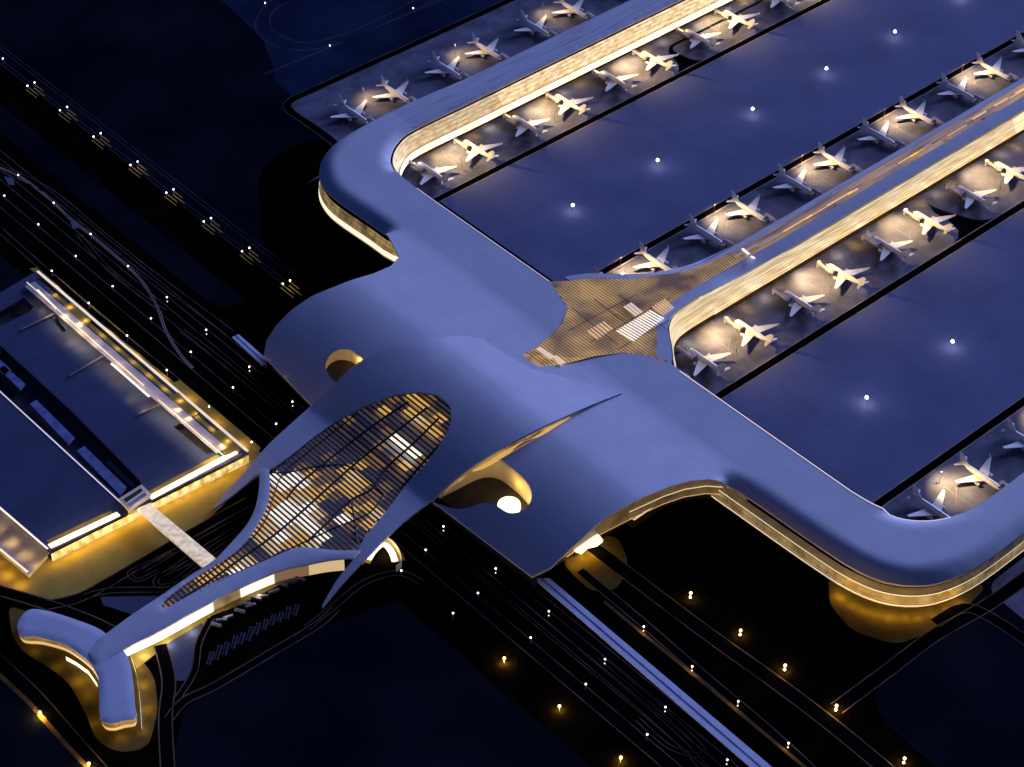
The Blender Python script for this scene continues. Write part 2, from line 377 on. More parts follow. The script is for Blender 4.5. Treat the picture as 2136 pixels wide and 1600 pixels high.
# taxiway loops top left
lp = [(178, 727), (322, 721), (520, 715), (900, 705), (1400, 700)]
mb = MB(); mb.ribbon(spline(lp, 4), 1.8, 0.08)
for off in (0, 1):
    ring = GG([(620, -30), (560, 5), (540, 30), (533, 50), (543, 75), (580, 98), (640, 104), (720, 85), (860, 22), (960, -25)] if not off else [(680, -30), (600, 5), (570, 25), (562, 48), (575, 68), (610, 84), (650, 88), (720, 70), (800, 35), (900, -20)])
    mb.ribbon(spline(ring, 5), 1.6, 0.08)
tag(mb.build('taxiway_markings', 'blueline'), kind='structure')
# motorways and railway running down the picture
for u, wd in ((-236, 13), (-268, 15), (-212, 10)):
    road('motorway_lane', [(u, -1500), (u, 2300)], wd, 0.13, lw=0.9)
def pl(pxs, wid, lw=1.2, name='road', m='road', lm='line', k=5, z=0.16): road(name, spline(GG(pxs), k), wid, z, m, True, lw, lm)
pl([(-60, 325), (0, 350), (100, 398), (200, 480), (300, 560), (420, 650), (480, 695)], 11, 1.0, lm='line')
pl([(-40, 335), (0, 350), (38, 367), (75, 392), (112, 423), (150, 460), (189, 490), (230, 525), (267, 557), (300, 592), (328, 640), (346, 690), (375, 738), (402, 768)], 1.6, 1.3, lm='standline')
sheet('road_island', GG([(8, 368), (28, 372), (30, 386), (18, 386)]), 0.3, 'stand'); sheet('road_island', GG([(143, 452), (160, 466), (166, 476), (152, 478)]), 0.3, 'stand')
pl([(0, 480), (90, 560), (180, 640), (290, 730), (370, 795)], 8, 1.0)
pl([(380, 690), (440, 735), (520, 800), (590, 860)], 6, 1.0)
pl([(165, 490), (225, 560), (300, 620), (345, 650)], 5, 0.9)
# roads lower right
pl([(1235, 1140), (1340, 1220), (1480, 1325), (1620, 1425), (1745, 1520), (1890, 1640)], 17, 1.2, 'road')
pl([(2160, 1190), (2060, 1262), (1950, 1325), (1850, 1400), (1745, 1478)], 15, 1.2)
pl([(1950, 1300), (2010, 1268), (2070, 1290), (2160, 1350)], 13, 1.0)
pl([(1210, 1190), (1330, 1290), (1440, 1385), (1600, 1520), (1730, 1640)], 10, 1.1)
mb = MB(); mb.ribbon(spline(GG([(1260, 1255), (1345, 1325), (1440, 1402), (1600, 1535), (1720, 1635)]), 5), 4, 0.28); tag(mb.build('lit_cycle_path', 'darkpave'), kind='structure')
pl([(850, 1060), (1000, 1190), (1180, 1340), (1400, 1530), (1500, 1640)], 8, 0.9)
pl([(640, 1310), (700, 1262), (760, 1215), (830, 1195), (880, 1215)], 7, 0.9)
pl([(1330, 1500), (1400, 1560), (1470, 1570), (1380, 1480), (1250, 1370)], 5, 0.8)
# roads lower left
pl([(-60, 1215), (0, 1232), (100, 1262), (200, 1300), (245, 1325)], 13, 1.4)
pl([(100, 1262), (170, 1245), (260, 1195), (430, 1095), (520, 1045)], 12, 1.3)
pl([(175, 1245), (230, 1232), (330, 1230), (400, 1228)], 7, 1.1)
for i, (a, b) in enumerate((((300, 1190), (520, 1062)), ((330, 1205), (525, 1085)), ((360, 1215), (510, 1110)), ((390, 1220), (490, 1135)))):
    pl([a, ((a[0]+b[0])/2, (a[1]+b[1])/2-3), b], 5, 1.0)
pl([(440, 1150), (380, 1180), (330, 1205), (330, 1222), (365, 1218), (410, 1195)], 5, 1.2)
pl([(360, 1150), (300, 1180), (270, 1195), (290, 1210), (330, 1190)], 4, 1.0)
pl([(-40, 1350), (60, 1440), (140, 1530), (220, 1620)], 15, 1.1)
mb = MB(); mb.ribbon(GG([(-40, 1372), (60, 1465), (130, 1545), (200, 1620)]), 5, 0.24); tag(mb.build('lit_cycle_path', 'darkpave'), kind='structure')
pl([(335, 1345), (352, 1420), (345, 1500), (352, 1640)], 13, 1.4)
pl([(352, 1500), (385, 1462), (450, 1430), (560, 1365), (660, 1305), (700, 1270)], 9, 1.2)
pl([(440, 1290), (415, 1340), (405, 1400), (372, 1455)], 6, 1.2)
# plazas, and patches with glow painted in at pods, elbow and gate
sheet('garage_plaza', GG([(-40, 1220), (40, 1243), (105, 1253), (170, 1235), (265, 1180), (440, 1078), (545, 975), (540, 930), (505, 925), (60, 1150), (-40, 1050)]), 0.09, 'paving')
sheet('garage_access_road', GG([(62, 560), (95, 556), (545, 935), (520, 955)]), 0.1, 'paving')
sheet('arm_paving', GG([(262, 1352), (450, 1255), (590, 1195), (600, 1212), (500, 1262), (440, 1285), (425, 1320), (330, 1360), (285, 1395)]), 0.1, 'paving')
sheet('reflecting_pool', GG([(345, 1345), (420, 1300), (432, 1310), (405, 1380), (395, 1420), (362, 1420), (358, 1380)]), 0.13, 'garage')
sheet('forecourt_lawn', GG([(210, 1245), (330, 1243), (300, 1290), (215, 1262)]), 0.1, 'garage')
sheet('pod_glow_patch', rnd(GG([(16, 1262), (26, 1330), (50, 1362), (100, 1390), (145, 1425), (180, 1490), (200, 1545), (250, 1572), (310, 1560), (330, 1480), (322, 1410), (290, 1370), (240, 1340)]), 14), 0.09, 'glowpave')
sheet('elbow_glow_patch', rnd(GG([(1728, 1190), (1730, 1262), (1780, 1318), (1870, 1345), (1960, 1312), (2010, 1272), (2060, 1222), (1960, 1200)]), 14), 0.12, 'glowpave')
sheet('gate_glow_patch', rnd(GG([(1172, 1172), (1196, 1200), (1235, 1236), (1290, 1230), (1312, 1170), (1285, 1115), (1200, 1130)]), 14), 0.12, 'glowpave')

# ------------------------------------------------------------------ the terminal
AX = -42.0
def lerp(x, a, b, c, d): t = max(0, min(1, (x-a)/(b-a))); return c+(d-c)*t
def sm(x, a, b): t = max(0, min(1, (x-a)/(b-a))); return t*t*(3-2*t)
def hz(u):
    if u < -62: return 54-37*min(1.2, ((-62-u)/163))**2
    return 54-9.5*(0.25*sm(u, -62, 60)+0.75*lerp(u, -62, 60, 0, 1))
# main roof plan: northern concourse, wing, hall, wing, southern concourse
FU = 2200
nout = [(FU, 492), (346, 494), (252, 499), (176, 497), (120, 489), (82, 470), (56, 442), (43, 412), (39, 380), (41, 320), (41, 290)]
hallL = [GZ(x, y, lambda u, v: hz(u)) for x, y in [(833, 535), (815, 555), (780, 570), (740, 582), (700, 597), (650, 618), (606, 648), (575, 680), (556, 710), (550, 742)]]
front = [GZ(x, y, lambda u, v: hz(u)) for x, y in [(550, 742), (650, 845), (905, 1047), (1110, 1203)]]
hallR = [GZ(x, y, lambda u, v: hz(u)) for x, y in [(1110, 1203), (1150, 1183), (1200, 1135), (1258, 1083), (1330, 1042), (1400, 1014), (1440, 1003), (1480, 999), (1520, 1003), (1550, 1018)]]
sout = [(44, -372), (46, -440), (50, -490), (62, -528), (86, -556), (118, -572), (168, -580), (260, -580), (FU, -578)]
sin_ = [(FU, -523), (300, -524), (240, -524), (205, -520), (172, -508), (146, -484), (135, -452), (131.5, -425), (131, -400), (131, -300), (131, -210), (131, -150)]
node = [(1500, 826), (1440, 786), (1400, 760), (1350, 742), (1300, 736), (1240, 745), (1180, 762), (1125, 771), (1100, 758), (1090, 744), (1118, 728), (1150, 702), (1173, 676), (1185, 642), (1180, 613)]
nodeuv = GG(node, 44)
nin = [(129, 75), (129, 300), (130, 350), (136, 385), (152, 411), (180, 431), (215, 440), (300, 440), (FU, 438)]
def csp(p, k=4): return spline(p, k)
nout = [nout[0]]+csp(nout[1:]); sout = csp(sout[:-1])+[sout[-1]]; sin_ = [sin_[0]]+csp(sin_[1:]); nin = csp(nin[:-1])+[nin[-1]]
outline = nout+hallL+front[1:-1]+hallR+sout+sin_+nodeuv[1:-1]+nin
darkedge = nout, hallL[:3], [hallR[-3], hallR[-2], hallR[-1]]+sout
bright = [sin_, nin]
def zroof(u, v):
    z = hz(u)
    if u > 30 or u > 0:
        d = min(polyd((u, v), nout[:])if v > 0 else 99, polyd((u, v), [hallR[-2], hallR[-1]]+sout) if v < -200 else 99)
        k = sm(u, 0, 60)
        z -= 11*k*(1-min(1, d/20))**2
        if v > 380 or v < -460:
            d2 = min(polyd((u, v), nin), polyd((u, v), sin_)); z -= 5*(1-min(1, d2/14))**2
    return z
# light wells either side of the upper roof
holeR = [GZ(x, y, lambda u, v: hz(u)) for x, y in spline([(1002, 962), (1040, 958), (1068, 976), (1092, 998), (1107, 1020), (1108, 1042), (1092, 1064), (1062, 1070), (1030, 1052), (1005, 1050), (960, 1062), (918, 1052), (905, 1040), (950, 1000)], 4, True)]
holeL = [GZ(x, y, lambda u, v: hz(u)) for x, y in spline([(679, 764), (686, 744), (704, 730), (728, 729), (748, 742), (773, 763), (764, 778), (735, 792), (708, 800), (690, 788)], 4, True)]
T = thing('airport_terminal', (-20, AX, 0), 'huge blue-roofed airport terminal with curved wings, glowing glass walls and three long concourses', 'airport terminal')
roof, rim = shell('hall_roof', outline, zroof, 'roof', T, holes=(holeR, holeL), step=9)
rim.build('roof_rim', 'fascia', T)
roof.data.materials.append(mt['streak1'])
for p in roof.data.polygons:
    if p.center.x > 215 and p.center.y > 420: p.material_index = 1
# thin light line along the inner eaves
def dense(pts, st=6.0):
    o_ = []
    for a, b in zip(pts[:-1], pts[1:]):
        k_ = max(1, int(math.hypot(b[0]-a[0], b[1]-a[1])/st))
        o_ += [(a[0]+(b[0]-a[0])*j_/k_, a[1]+(b[1]-a[1])*j_/k_) for j_ in range(k_)]
    return o_+[pts[-1]]
for k, ln in enumerate(([(129, 75), (129, 300), (129.5, 330)], [p for p in reversed(sin_) if p[0] < 188])):
    s_ = dense(ln); mb = MB(); wd = 1.5 if k else 0.8
    mb.wall([(p[0]+0.3, p[1]+(0.3 if k else 0)) for p in s_], [zroof(*p)-1.6 for p in s_], [zroof(*p)+0.1 for p in s_])
    mb.ribbon([(p[0]-0.3, p[1]) for p in s_], wd, [zroof(*p)+0.35 for p in s_]); mb.build('eaves_light', 'edge', T)
# hollow under the light wells
for hl, nm in ((holeR, 'R'), (holeL, 'L')):
    mb = MB(); hl2 = hl+[hl[0]]
    zf0 = 16 if nm == 'R' else 27; mb.wall(hl2, zf0, [hz(p[0])-0.3 for p in hl2]); mb.build('light_well_wall', 'holewall', T)
    mb = MB(); mb.prism(hl, zf0-1, zf0); mb.build('light_well_floor', 'darkmetal', T)
    cx = sum(p[0] for p in hl)/len(hl); cy = sum(p[1] for p in hl)/len(hl)
    if nm == 'R':
        light('well_light', (cx+14, cy-34, 30), 24000, (1, .62, .2), 2, parent=T); light('well_light', (cx+26, cy-8, 32), 9000, GOLD, 2, parent=T)
        p = G(1062, 1052, 26); q = MB(); q.prism([(p[0]+13*math.cos(t*math.pi/8), p[1]+13*math.sin(t*math.pi/8)) for t in range(16)], 20, 26); q.build('well_canopy', 'white', T)
    else: light('well_light', (cx+14, cy-6, 38), 12000, (1, .62, .16), 1.5, parent=T)

# the raised wave roof with its two prongs
def zs(u):
    if u > -225: return hz(u)+1.6+8.4*sm(-u, -50, 100)
    z0 = hz(-225)+10
    t = min(1, (-225-u)/190); return z0*(1-t)+3*t+7*math.sin(math.pi*t)*0.8
def zsf(u, v): return zs(u)
OR = [(1297, 820), (1240, 842), (1180, 868), (1120, 896), (1060, 928), (1000, 964), (950, 1000), (905, 1040), (840, 1090), (800, 1128), (760, 1168), (710, 1222), (660, 1283)]
IR = [(672, 1262), (700, 1214), (722, 1185), (738, 1165), (760, 1122), (790, 1085), (820, 1048), (850, 1008), (882, 975), (910, 938), (932, 902), (944, 872)]
IT = [(940, 850), (925, 832), (900, 821), (870, 818), (820, 825), (770, 843), (735, 861), (700, 880), (650, 915), (600, 955), (562, 980)]
IL = [(545, 985), (520, 1005), (490, 1030), (462, 1050)]
OL = [(440, 1066), (470, 1026), (495, 1002), (521, 972), (557, 930), (600, 890), (650, 845), (700, 798), (740, 762), (780, 738), (830, 722), (890, 712), (960, 700), (1040, 715)]
sw = [GZ(x, y, zsf) for x, y in spline(OR, 3)[:-1]+spline(IR, 3)[:-1]+spline(IT, 3)[:-1]+spline(IL, 3)[:-1]+spline(OL, 3)]+[(-16, 40), (-14, 0), (-6, -40), (24, -88)]
def zsw(u, v):
    return zs(u)-0.6*0
swr, rim = shell('wave_roof', sw, zsw, 'roof', T, step=8)
rim2 = MB(); [rim2.quad(*[rim.v[i_] for i_ in f]) for f in rim.f if rim.v[f[0]][0] < -70 or rim.v[f[0]][1] < -75]; rim = rim2; rim.build('wave_roof_rim', 'roofdark', T)
# glowing clerestory under the wave roof, right and left
def onroof(x, y): return GZ(x, y, zsf)
cl = [p for p in [onroof(x, y) for x, y in spline(OR[1:9], 4)] if -205 < p[0] < -8]
mb = MB(); mb.wall([(p[0]+1.5, p[1]+2) for p in cl], [hz(p[0])-1 for p in cl], [zs(p[0])-1.5 for p in cl]); mb.build('clerestory', 'wface', T)
cw = [GZ(x, y, lambda u, v: hz(u)+0.8) for x, y in [(1190, 870), (1150, 888), (1100, 911), (1060, 934), (1020, 957), (985, 982), (1008, 976), (1048, 954), (1090, 929), (1140, 902)]]
if sum(cw[i-1][0]*cw[i][1]-cw[i][0]*cw[i-1][1] for i in range(len(cw))) < 0: cw.reverse()
mb = MB(); mb.prism(cw, [hz(p[0])-1 for p in cw], [hz(p[0])+0.8 for p in cw]); mb.build('clerestory_light', 'gold1', T)
cl = [onroof(x, y) for x, y in spline(OL[5:10], 4)]
mb = MB(); mb.wall([(p[0]+1.5, p[1]-2) for p in cl], [hz(p[0])-1 for p in cl], [zs(p[0])-1.5 for p in cl]); mb.build('clerestory', 'wface', T)

# front wall of the hall and glazed ends (rooms below the eaves)
def inset(pts, d):
    out = []; n = len(pts)
    for k, p in enumerate(pts):
        a = pts[max(0, k-1)]; b = pts[min(n-1, k+1)]; dx, dy = b[0]-a[0], b[1]-a[1]; L = math.hypot(dx, dy) or 1
        out.append((p[0]-dy/L*d, p[1]+dx/L*d))
    return out
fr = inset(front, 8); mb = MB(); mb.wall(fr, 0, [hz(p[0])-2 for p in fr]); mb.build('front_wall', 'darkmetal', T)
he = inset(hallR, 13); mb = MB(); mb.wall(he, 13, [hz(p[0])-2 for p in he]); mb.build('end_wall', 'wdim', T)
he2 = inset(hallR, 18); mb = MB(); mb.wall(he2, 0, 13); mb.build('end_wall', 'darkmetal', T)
he3 = inset(hallR, 11.5); mb = MB(); mb.wall(he3[2:], 12.2, 13.8); mb.build('terrace_light_line', 'wline2', T)
he3 = inset(hallR, 12.5); mb = MB(); mb.wall(he3[4:], 23.2, 24.6); mb.build('terrace_light_line', 'wline', T)
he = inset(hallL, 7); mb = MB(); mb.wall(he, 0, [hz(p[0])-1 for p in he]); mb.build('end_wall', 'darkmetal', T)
# gate terrace seen under the right-hand eaves
tz = 12
ter = GG([(1200, 1146), (1262, 1105), (1304, 1075), (1322, 1087), (1430, 1012), (1470, 1010), (1440, 985), (1180, 1100)], tz)
mb = MB(); mb.prism(ter, 0, tz); mb.build('gate_terrace', 'umber', T)
mb = MB(); mb.ribbon(GG([(1262, 1105), (1304, 1075), (1322, 1085), (1425, 1014)], tz), 2.2, tz+0.4); mb.ribbon(GG([(1325, 1065), (1398, 1015)], tz), 1.6, tz+0.6); mb.build('terrace_light_line', 'wline', T)
mb = MB(); mb.prism(GG([(1196, 1145), (1212, 1128), (1238, 1106), (1252, 1118), (1258, 1126), (1246, 1135), (1226, 1140), (1212, 1152)], 14), 10.5, 14); mb.build('entrance_canopy', 'white1', T)
light('canopy_light', (*G(1240, 1146, 8), 8), 12000, GOLD, 2, parent=T); light('canopy_light', (*G(1218, 1156, 8), 8), 9000, GOLD, 2, parent=T)
light('canopy_light', (*G(1200, 1170, 8), 8), 4500, GOLD, 2, parent=T)

# glazed walls of concourses and wings
def facade(line, tops, bands, outward, name='facade'):
    """bands: (z0,z1,off0,off1,material,part name)"""
    for z0, z1, o0, o1, m, nm in bands:
        mb = MB(); a = inset(line, o1*outward); b = inset(line, o0*outward); mb.wall(a, z0, z1, b); mb.build(nm, m, T)
nl = [(p[0], p[1]) for p in nin[1:]]
nl = [p for p in nl if p[1] > 395]
facade(nl, None, [(15.5, 36.6, 11, 3, 'cfacade', 'glazed_wall'), (5.0, 14.8, 13.5, 11.2, 'strip', 'light_strip'), (0, 4, 12.5, 12.5, 'umber', 'plinth')], -1)
mb = MB(); a = inset(nl, -11.4); mb.ribbon(a, 1.2, 15.1); mb.build('ledge', 'umber', T)
# outer face of the southern concourse and wing
ol0 = [(42, -285)]+sout
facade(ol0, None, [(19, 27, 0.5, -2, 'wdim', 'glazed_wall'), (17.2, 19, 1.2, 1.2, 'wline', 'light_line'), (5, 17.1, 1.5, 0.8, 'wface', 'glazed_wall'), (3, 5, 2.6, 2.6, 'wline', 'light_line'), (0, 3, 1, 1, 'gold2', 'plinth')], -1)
# outer face of the northern wing and concourse
ol1 = [(47, 262), (43, 275)]+list(reversed(nout))
facade(ol1, None, [(12, 27, 0.5, -2, 'wface', 'glazed_wall'), (3, 11.5, 2.0, 1.0, 'strip', 'light_strip'), (0, 3, 1, 1, 'gold2', 'plinth')], 1)

# the middle concourse
c2l = [(FU, -17), (420, -17), (360, -15), (300, -9), (262, 0), (235, 12), (205, 32), (178, 56), (150, 70)]
c2r = [(131, -136), (146, -122), (160, -106), (171, -92), (184, -79), (205, -69), (240, -66), (300, -66), (420, -67), (FU, -67)]
def zc2(u, v):
    k = sm(u, 160, 330); c = -42
    half = 25+40*(1-sm(u, 180, 330))
    t = min(1, abs(v-c)/half); return 45-k*10*t*t-(1-k)*1.5*t
mid = spline(c2l, 3)+spline(c2r, 3)
band = lambda vv: 0
gl0, gl1 = -34, -52
def clipx(poly, f): return [p for p in poly if f(p)]
cr_out = [(FU, -17)]+[p for p in spline(c2l, 3)[1:]]
# side roofs and the glazed centre built as separate shells
left_in = [(150, 60), (176, 46), (205, 20), (238, 2), (270, -16), (310, -26), (360, -31), (420, -33), (FU, -33)]
right_in = [(FU, -53), (420, -53), (360, -52), (300, -51), (240, -52), (206, -54), (184, -61), (168, -73), (153, -90), (131, -110)]
o1, r1 = shell('side_roof', spline(c2l, 3)+spline(left_in, 3), zc2, 'streak2', T, step=8); r1.build('side_roof_rim', 'roof', T)
o1, r1 = shell('side_roof', spline(right_in, 3)+spline(c2r, 3), zc2, 'roof', T, step=8); r1.build('side_roof_rim', 'fascia', T)
SPL = 345
gpoly = [p for p in spline(left_in, 3) if p[0] < SPL]+[(SPL, -30), (SPL, -52.2)]+[p for p in spline(right_in, 3) if p[0] < SPL]+[p for p in nodeuv[1:-1]]+[(129, 75)]
def zn(u, v): return min(43.2, zc2(u, v)-0.2) if u > 140 else 43.2-lerp(u, 140, 0, 0, -6.0)*0.0
def znode(u, v):
    base = zc2(u, v)-0.2
    if u < 150: base = 43.3+lerp(u, 150, 10, 0, 4.2)
    return base
o1, r1 = shell('node_glazing', gpoly, znode, 'nodeglass', T, step=8); r1.build('node_rim', 'louvre', T)
gp2 = [(SPL, -30)]+[p for p in spline(left_in, 3) if p[0] > SPL]+[p for p in spline(right_in, 3) if p[0] > SPL]+[(SPL, -52.2)]
o1, r1 = shell('concourse_rooflight', gp2, znode, 'bandglass', T, step=9)
RS = random.Random(5); q_ = 338.0
while q_ < 1250:
    l_ = RS.uniform(14, 60); c_ = -44+RS.uniform(-3.5, 3.0); mb = MB(); mb.ribbon([(q_, c_), (q_+l_, c_)], RS.uniform(1.2, 3.6), 45.6); mb.build('rooflight_strip', 'gold1' if RS.random() < 0.35 else 'gold2', T); q_ += l_*RS.uniform(0.35, 1.1)
mb = MB(); p_, p2_ = G(1548, 520, 45), G(1562, 532, 45); mb.ribbon([p_, p2_], 4, 46.3); mb.build('rooflight_strip', 'white1', T); mb = MB(); p_, p2_ = G(1566, 536, 45), G(1574, 541, 45); mb.ribbon([p_, p2_], 4, 46.3); mb.build('rooflight_strip', 'white1', T)
# lit halls seen through the node glazing
mb = MB(); k = 0
def strips(mb, a, b, c, d, n, z, duty=0.5):
    """n light slats between edges a->b and d->c"""
    A, B, C_, D = [Vector((*G(*q, z), z)) for q in (a, b, c, d)]
    for i in range(n):
        t0 = i/n; t1 = (i+duty)/n
        mb.quad(tuple(A.lerp(B, t0)), tuple(A.lerp(B, t1)), tuple(D.lerp(C_, t1)), tuple(D.lerp(C_, t0)))
strips(mb, (1285, 690), (1358, 645), (1388, 662), (1322, 712), 14, 46.2)
mb.build('lit_slats', 'white1', T)
mb = MB(); strips(mb, (1300, 640), (1318, 630), (1342, 650), (1325, 660), 3, 46.2, 0.8); mb.build('lit_slats', 'cream1', T); mb = MB(); strips(mb, (1118, 728), (1128, 722), (1158, 742), (1148, 750), 1, 48.5, 0.9); mb.build('lit_slats', 'cream1', T); mb = MB()
strips(mb, (1152, 745), (1162, 740), (1180, 755), (1170, 762), 1, 48.5, 0.9); mb.build('lit_slats', 'cream1', T)
mb = MB(); strips(mb, (1360, 640), (1388, 622), (1408, 640), (1385, 658), 6, 46.2); mb.build('lit_slats', 'gold1', T); mb = MB()
strips(mb, (1225, 690), (1262, 668), (1282, 684), (1246, 708), 6, 46.2); mb.build('lit_slats', 'gold1', T)
mb = MB()
for a, b in (((1190, 640), (1290, 720)), ((1240, 625), (1340, 700)), ((1290, 615), (1395, 690)), ((1185, 690), (1330, 612)), ((1230, 715), (1400, 620)), ((1290, 728), (1395, 668))):
    p, q = G(*a, 46), G(*b, 46); mb.ribbon([p, q], 1.1, 46.0)
mb.build('glazing_ribs', 'louvre', T)
def cutp(u, poly):
    xs = []
    for i in range(len(poly)):
        a, b = poly[i], poly[(i+1) % len(poly)]
        if (a[0] > u) != (b[0] > u): xs.append(a[1]+(b[1]-a[1])*(u-a[0])/(b[0]-a[0]))
    xs.sort(); return [(xs[i], xs[i+1]) for i in range(0, len(xs)-1, 2)]
mb = MB(); u = 14.0
while u < SPL:
    for a, b in cutp(u, gpoly):
        n_ = max(1, int((b-a)/8))
        for k in range(n_):
            v0, v1 = a+(b-a)*k/n_, a+(b-a)*(k+1)/n_; i = len(mb.v); z0, z1 = znode(u, v0)+0.5, znode(u, v1)+0.5
            mb.v += [(u-0.65, v0, z0), (u+0.65, v0, z0), (u+0.65, v1, z1), (u-0.65, v1, z1)]; mb.f.append((i, i+1, i+2, i+3))
    u += 4.2
mb.build('glazing_bars', 'noderib', T)
# golden rooflight down the middle concourse
gu = [left_in[-2], (FU, -33), (FU, -53), (420, -53), (360, -52), (300, -50), (300, -30), (360, -32)]
bl = [p for p in spline(c2r, 4) if p[0] > 138]
a_ = inset(bl, -1.5); b_ = inset(bl, -9.0)
mb = MB(); mb.wall(a_, 8.5, [zc2(p[0], p[1])-1.6 for p in bl], b_); mb.build('glazed_wall', 'cfacade2', T)
mb = MB(); mb.wall(inset(bl, -8.0), 0, 8.4); mb.build('plinth', 'umber', T)


# ------------------------------------------------------------------ the ground transport centre: funnel rooflight, long arm, forked pods
def px(u, v, z):
    d = Vector((u, v, z))-CAM; x = d.dot(Vector((U.x, V.x, W.x))); y = d.dot(Vector((U.y, V.y, W.y))); q = -d.dot(Vector((U.z, V.z, W.z)))
    return (PP[0]+F*x/q, PP[1]-F*y/q)
def za(u):
    if u > -225: return zs(u)-2.0
    z0 = zs(-225)-2.0
    return z0-(z0-19)*sm(-u, 225, 470)-4*sm(-u, 500, 650)
zaf = lambda u, v: za(u)
TC = thing('ground_transport_centre', (-640, -35, 0), 'long blue-roofed arm with a slatted glass funnel, ending in two rounded pods', 'transport centre')
OLb = [(541, 978), (541, 1000), (539, 1028), (530, 1066), (511, 1099), (483, 1131), (446, 1169), (399, 1199), (342, 1238), (277, 1281), (233, 1313), (203, 1335)]
ORb = [(186, 1362), (200, 1384), (220, 1376), (260, 1353), (333, 1316), (361, 1300), (417, 1268), (474, 1238), (530, 1212), (586, 1189), (630, 1179), (690, 1167), (738, 1163)]
IRb = [(752, 1147), (700, 1148), (630, 1141), (586, 1154), (530, 1178), (474, 1202), (417, 1229), (361, 1261), (342, 1270)]
ILb = [(336, 1262), (346, 1249), (389, 1216), (436, 1187), (474, 1163), (511, 1131), (539, 1090), (558, 1052), (563, 1019), (562, 978)]
arm = [GZ(x, y, zaf) for x, y in spline(OLb, 3)[:-1]+spline(ORb, 3)+spline(IRb, 3)+spline(ILb, 3)]
def zarm(u, v):
    return za(u)+0.8-0.8*(1-min(1, polyd((u, v), arm+[arm[0]])/4.0))**2
o1, r1 = shell('arm_roof', arm, zarm, 'roof', TC, step=6); r1.build('arm_roof_rim', 'fascia', TC)
mb = MB(); mb.ribbon([GZ(x, y, zaf) for x, y in spline([(543, 1000), (541, 1028), (532, 1066), (513, 1099), (485, 1131), (448, 1169), (401, 1199), (344, 1238)], 4)], 1.1, [za(GZ(x, y, zaf)[0])+0.6 for x, y in spline([(543, 1000), (541, 1028), (532, 1066), (513, 1099), (485, 1131), (448, 1169), (401, 1199), (344, 1238)], 4)]); mb.build('gutter', 'pale', TC)
glpx = [(900, 814), (820, 817), (765, 834), (700, 874), (645, 915), (603, 953), (563, 984), (555, 992), (553, 1019), (546, 1055), (526, 1093), (497, 1130), (460, 1165), (418, 1195), (365, 1232), (330, 1263), (365, 1272), (417, 1243), (474, 1216), (530, 1191), (586, 1167), (630, 1156), (700, 1158), (740, 1150), (764, 1112), (818, 1050), (862, 1000), (908, 946), (940, 915), (952, 872), (945, 843), (925, 825)]
gl = [GZ(x, y, lambda u, v: za(u)-1) for x, y in glpx]
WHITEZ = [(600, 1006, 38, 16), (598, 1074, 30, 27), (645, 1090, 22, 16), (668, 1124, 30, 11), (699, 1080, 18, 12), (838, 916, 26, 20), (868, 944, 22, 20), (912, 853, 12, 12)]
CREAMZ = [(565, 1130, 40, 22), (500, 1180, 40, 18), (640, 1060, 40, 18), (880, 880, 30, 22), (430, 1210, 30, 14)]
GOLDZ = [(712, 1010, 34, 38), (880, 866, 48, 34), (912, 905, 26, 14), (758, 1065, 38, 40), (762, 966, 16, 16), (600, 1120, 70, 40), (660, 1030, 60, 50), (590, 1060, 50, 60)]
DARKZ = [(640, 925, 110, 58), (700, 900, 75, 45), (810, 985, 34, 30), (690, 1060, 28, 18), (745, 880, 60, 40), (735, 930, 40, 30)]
RR = random.Random(3)
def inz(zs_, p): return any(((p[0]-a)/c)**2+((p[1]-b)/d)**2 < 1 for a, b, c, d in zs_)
mats5 = ['white1', 'cream1', 'gold1', 'gold2', 'gold3']
V_, F_, I_ = [], [], []
uu = min(p[0] for p in gl)
def cuts(u, poly=gl):
    xs = []
    for i in range(len(poly)):
        a, b = poly[i], poly[(i+1) % len(poly)]
        if (a[0] > u) != (b[0] > u): xs.append(a[1]+(b[1]-a[1])*(u-a[0])/(b[0]-a[0]))
    xs.sort(); return [(xs[i], xs[i+1]) for i in range(0, len(xs)-1, 2)]
du = 16.8
u = uu+2
while u < max(p[0] for p in gl):
    for a, b in cuts(u+du/2):
        a += 0.5; b -= 0.5; n = max(1, round((b-a)/15))
        for k in range(n):
            v0, v1 = a+(b-a)*k/n, a+(b-a)*(k+1)/n; z = za(u+du/2)-5
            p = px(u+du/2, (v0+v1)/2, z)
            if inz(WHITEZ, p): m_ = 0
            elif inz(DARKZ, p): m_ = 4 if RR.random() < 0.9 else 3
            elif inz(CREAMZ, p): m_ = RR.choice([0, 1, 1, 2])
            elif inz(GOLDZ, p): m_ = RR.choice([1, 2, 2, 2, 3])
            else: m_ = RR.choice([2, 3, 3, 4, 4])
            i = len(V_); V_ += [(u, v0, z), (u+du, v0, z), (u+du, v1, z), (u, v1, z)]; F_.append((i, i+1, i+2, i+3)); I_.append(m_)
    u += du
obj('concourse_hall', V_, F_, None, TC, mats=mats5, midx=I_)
mb = MB(); u = uu+3
while u < max(p[0] for p in gl)-1:
    for a, b in cuts(u):
        z = za(u)-0.9; mb.prism([(u-1.15, a), (u+1.15, a), (u+1.15, b), (u-1.15, b)], z-1.0, z)
    u += 5.6
mb.build('louvres', 'louvre', TC)
def rib(pts, wid=2.6):
    q = [GZ(x, y, zaf) for x, y in spline(pts, 4)]; mb = MB()
    for i in range(len(q)-1):
        a, b = q[i], q[i+1]; mb.tube((a[0], a[1], za(a[0])-0.3), (b[0], b[1], za(b[0])-0.3), wid/2, n=6)
    mb.build('rib', 'darkmetal', TC)
rib([(934, 880), (850, 932), (765, 985), (700, 1000), (653, 1035), (610, 1062)]) if False else None
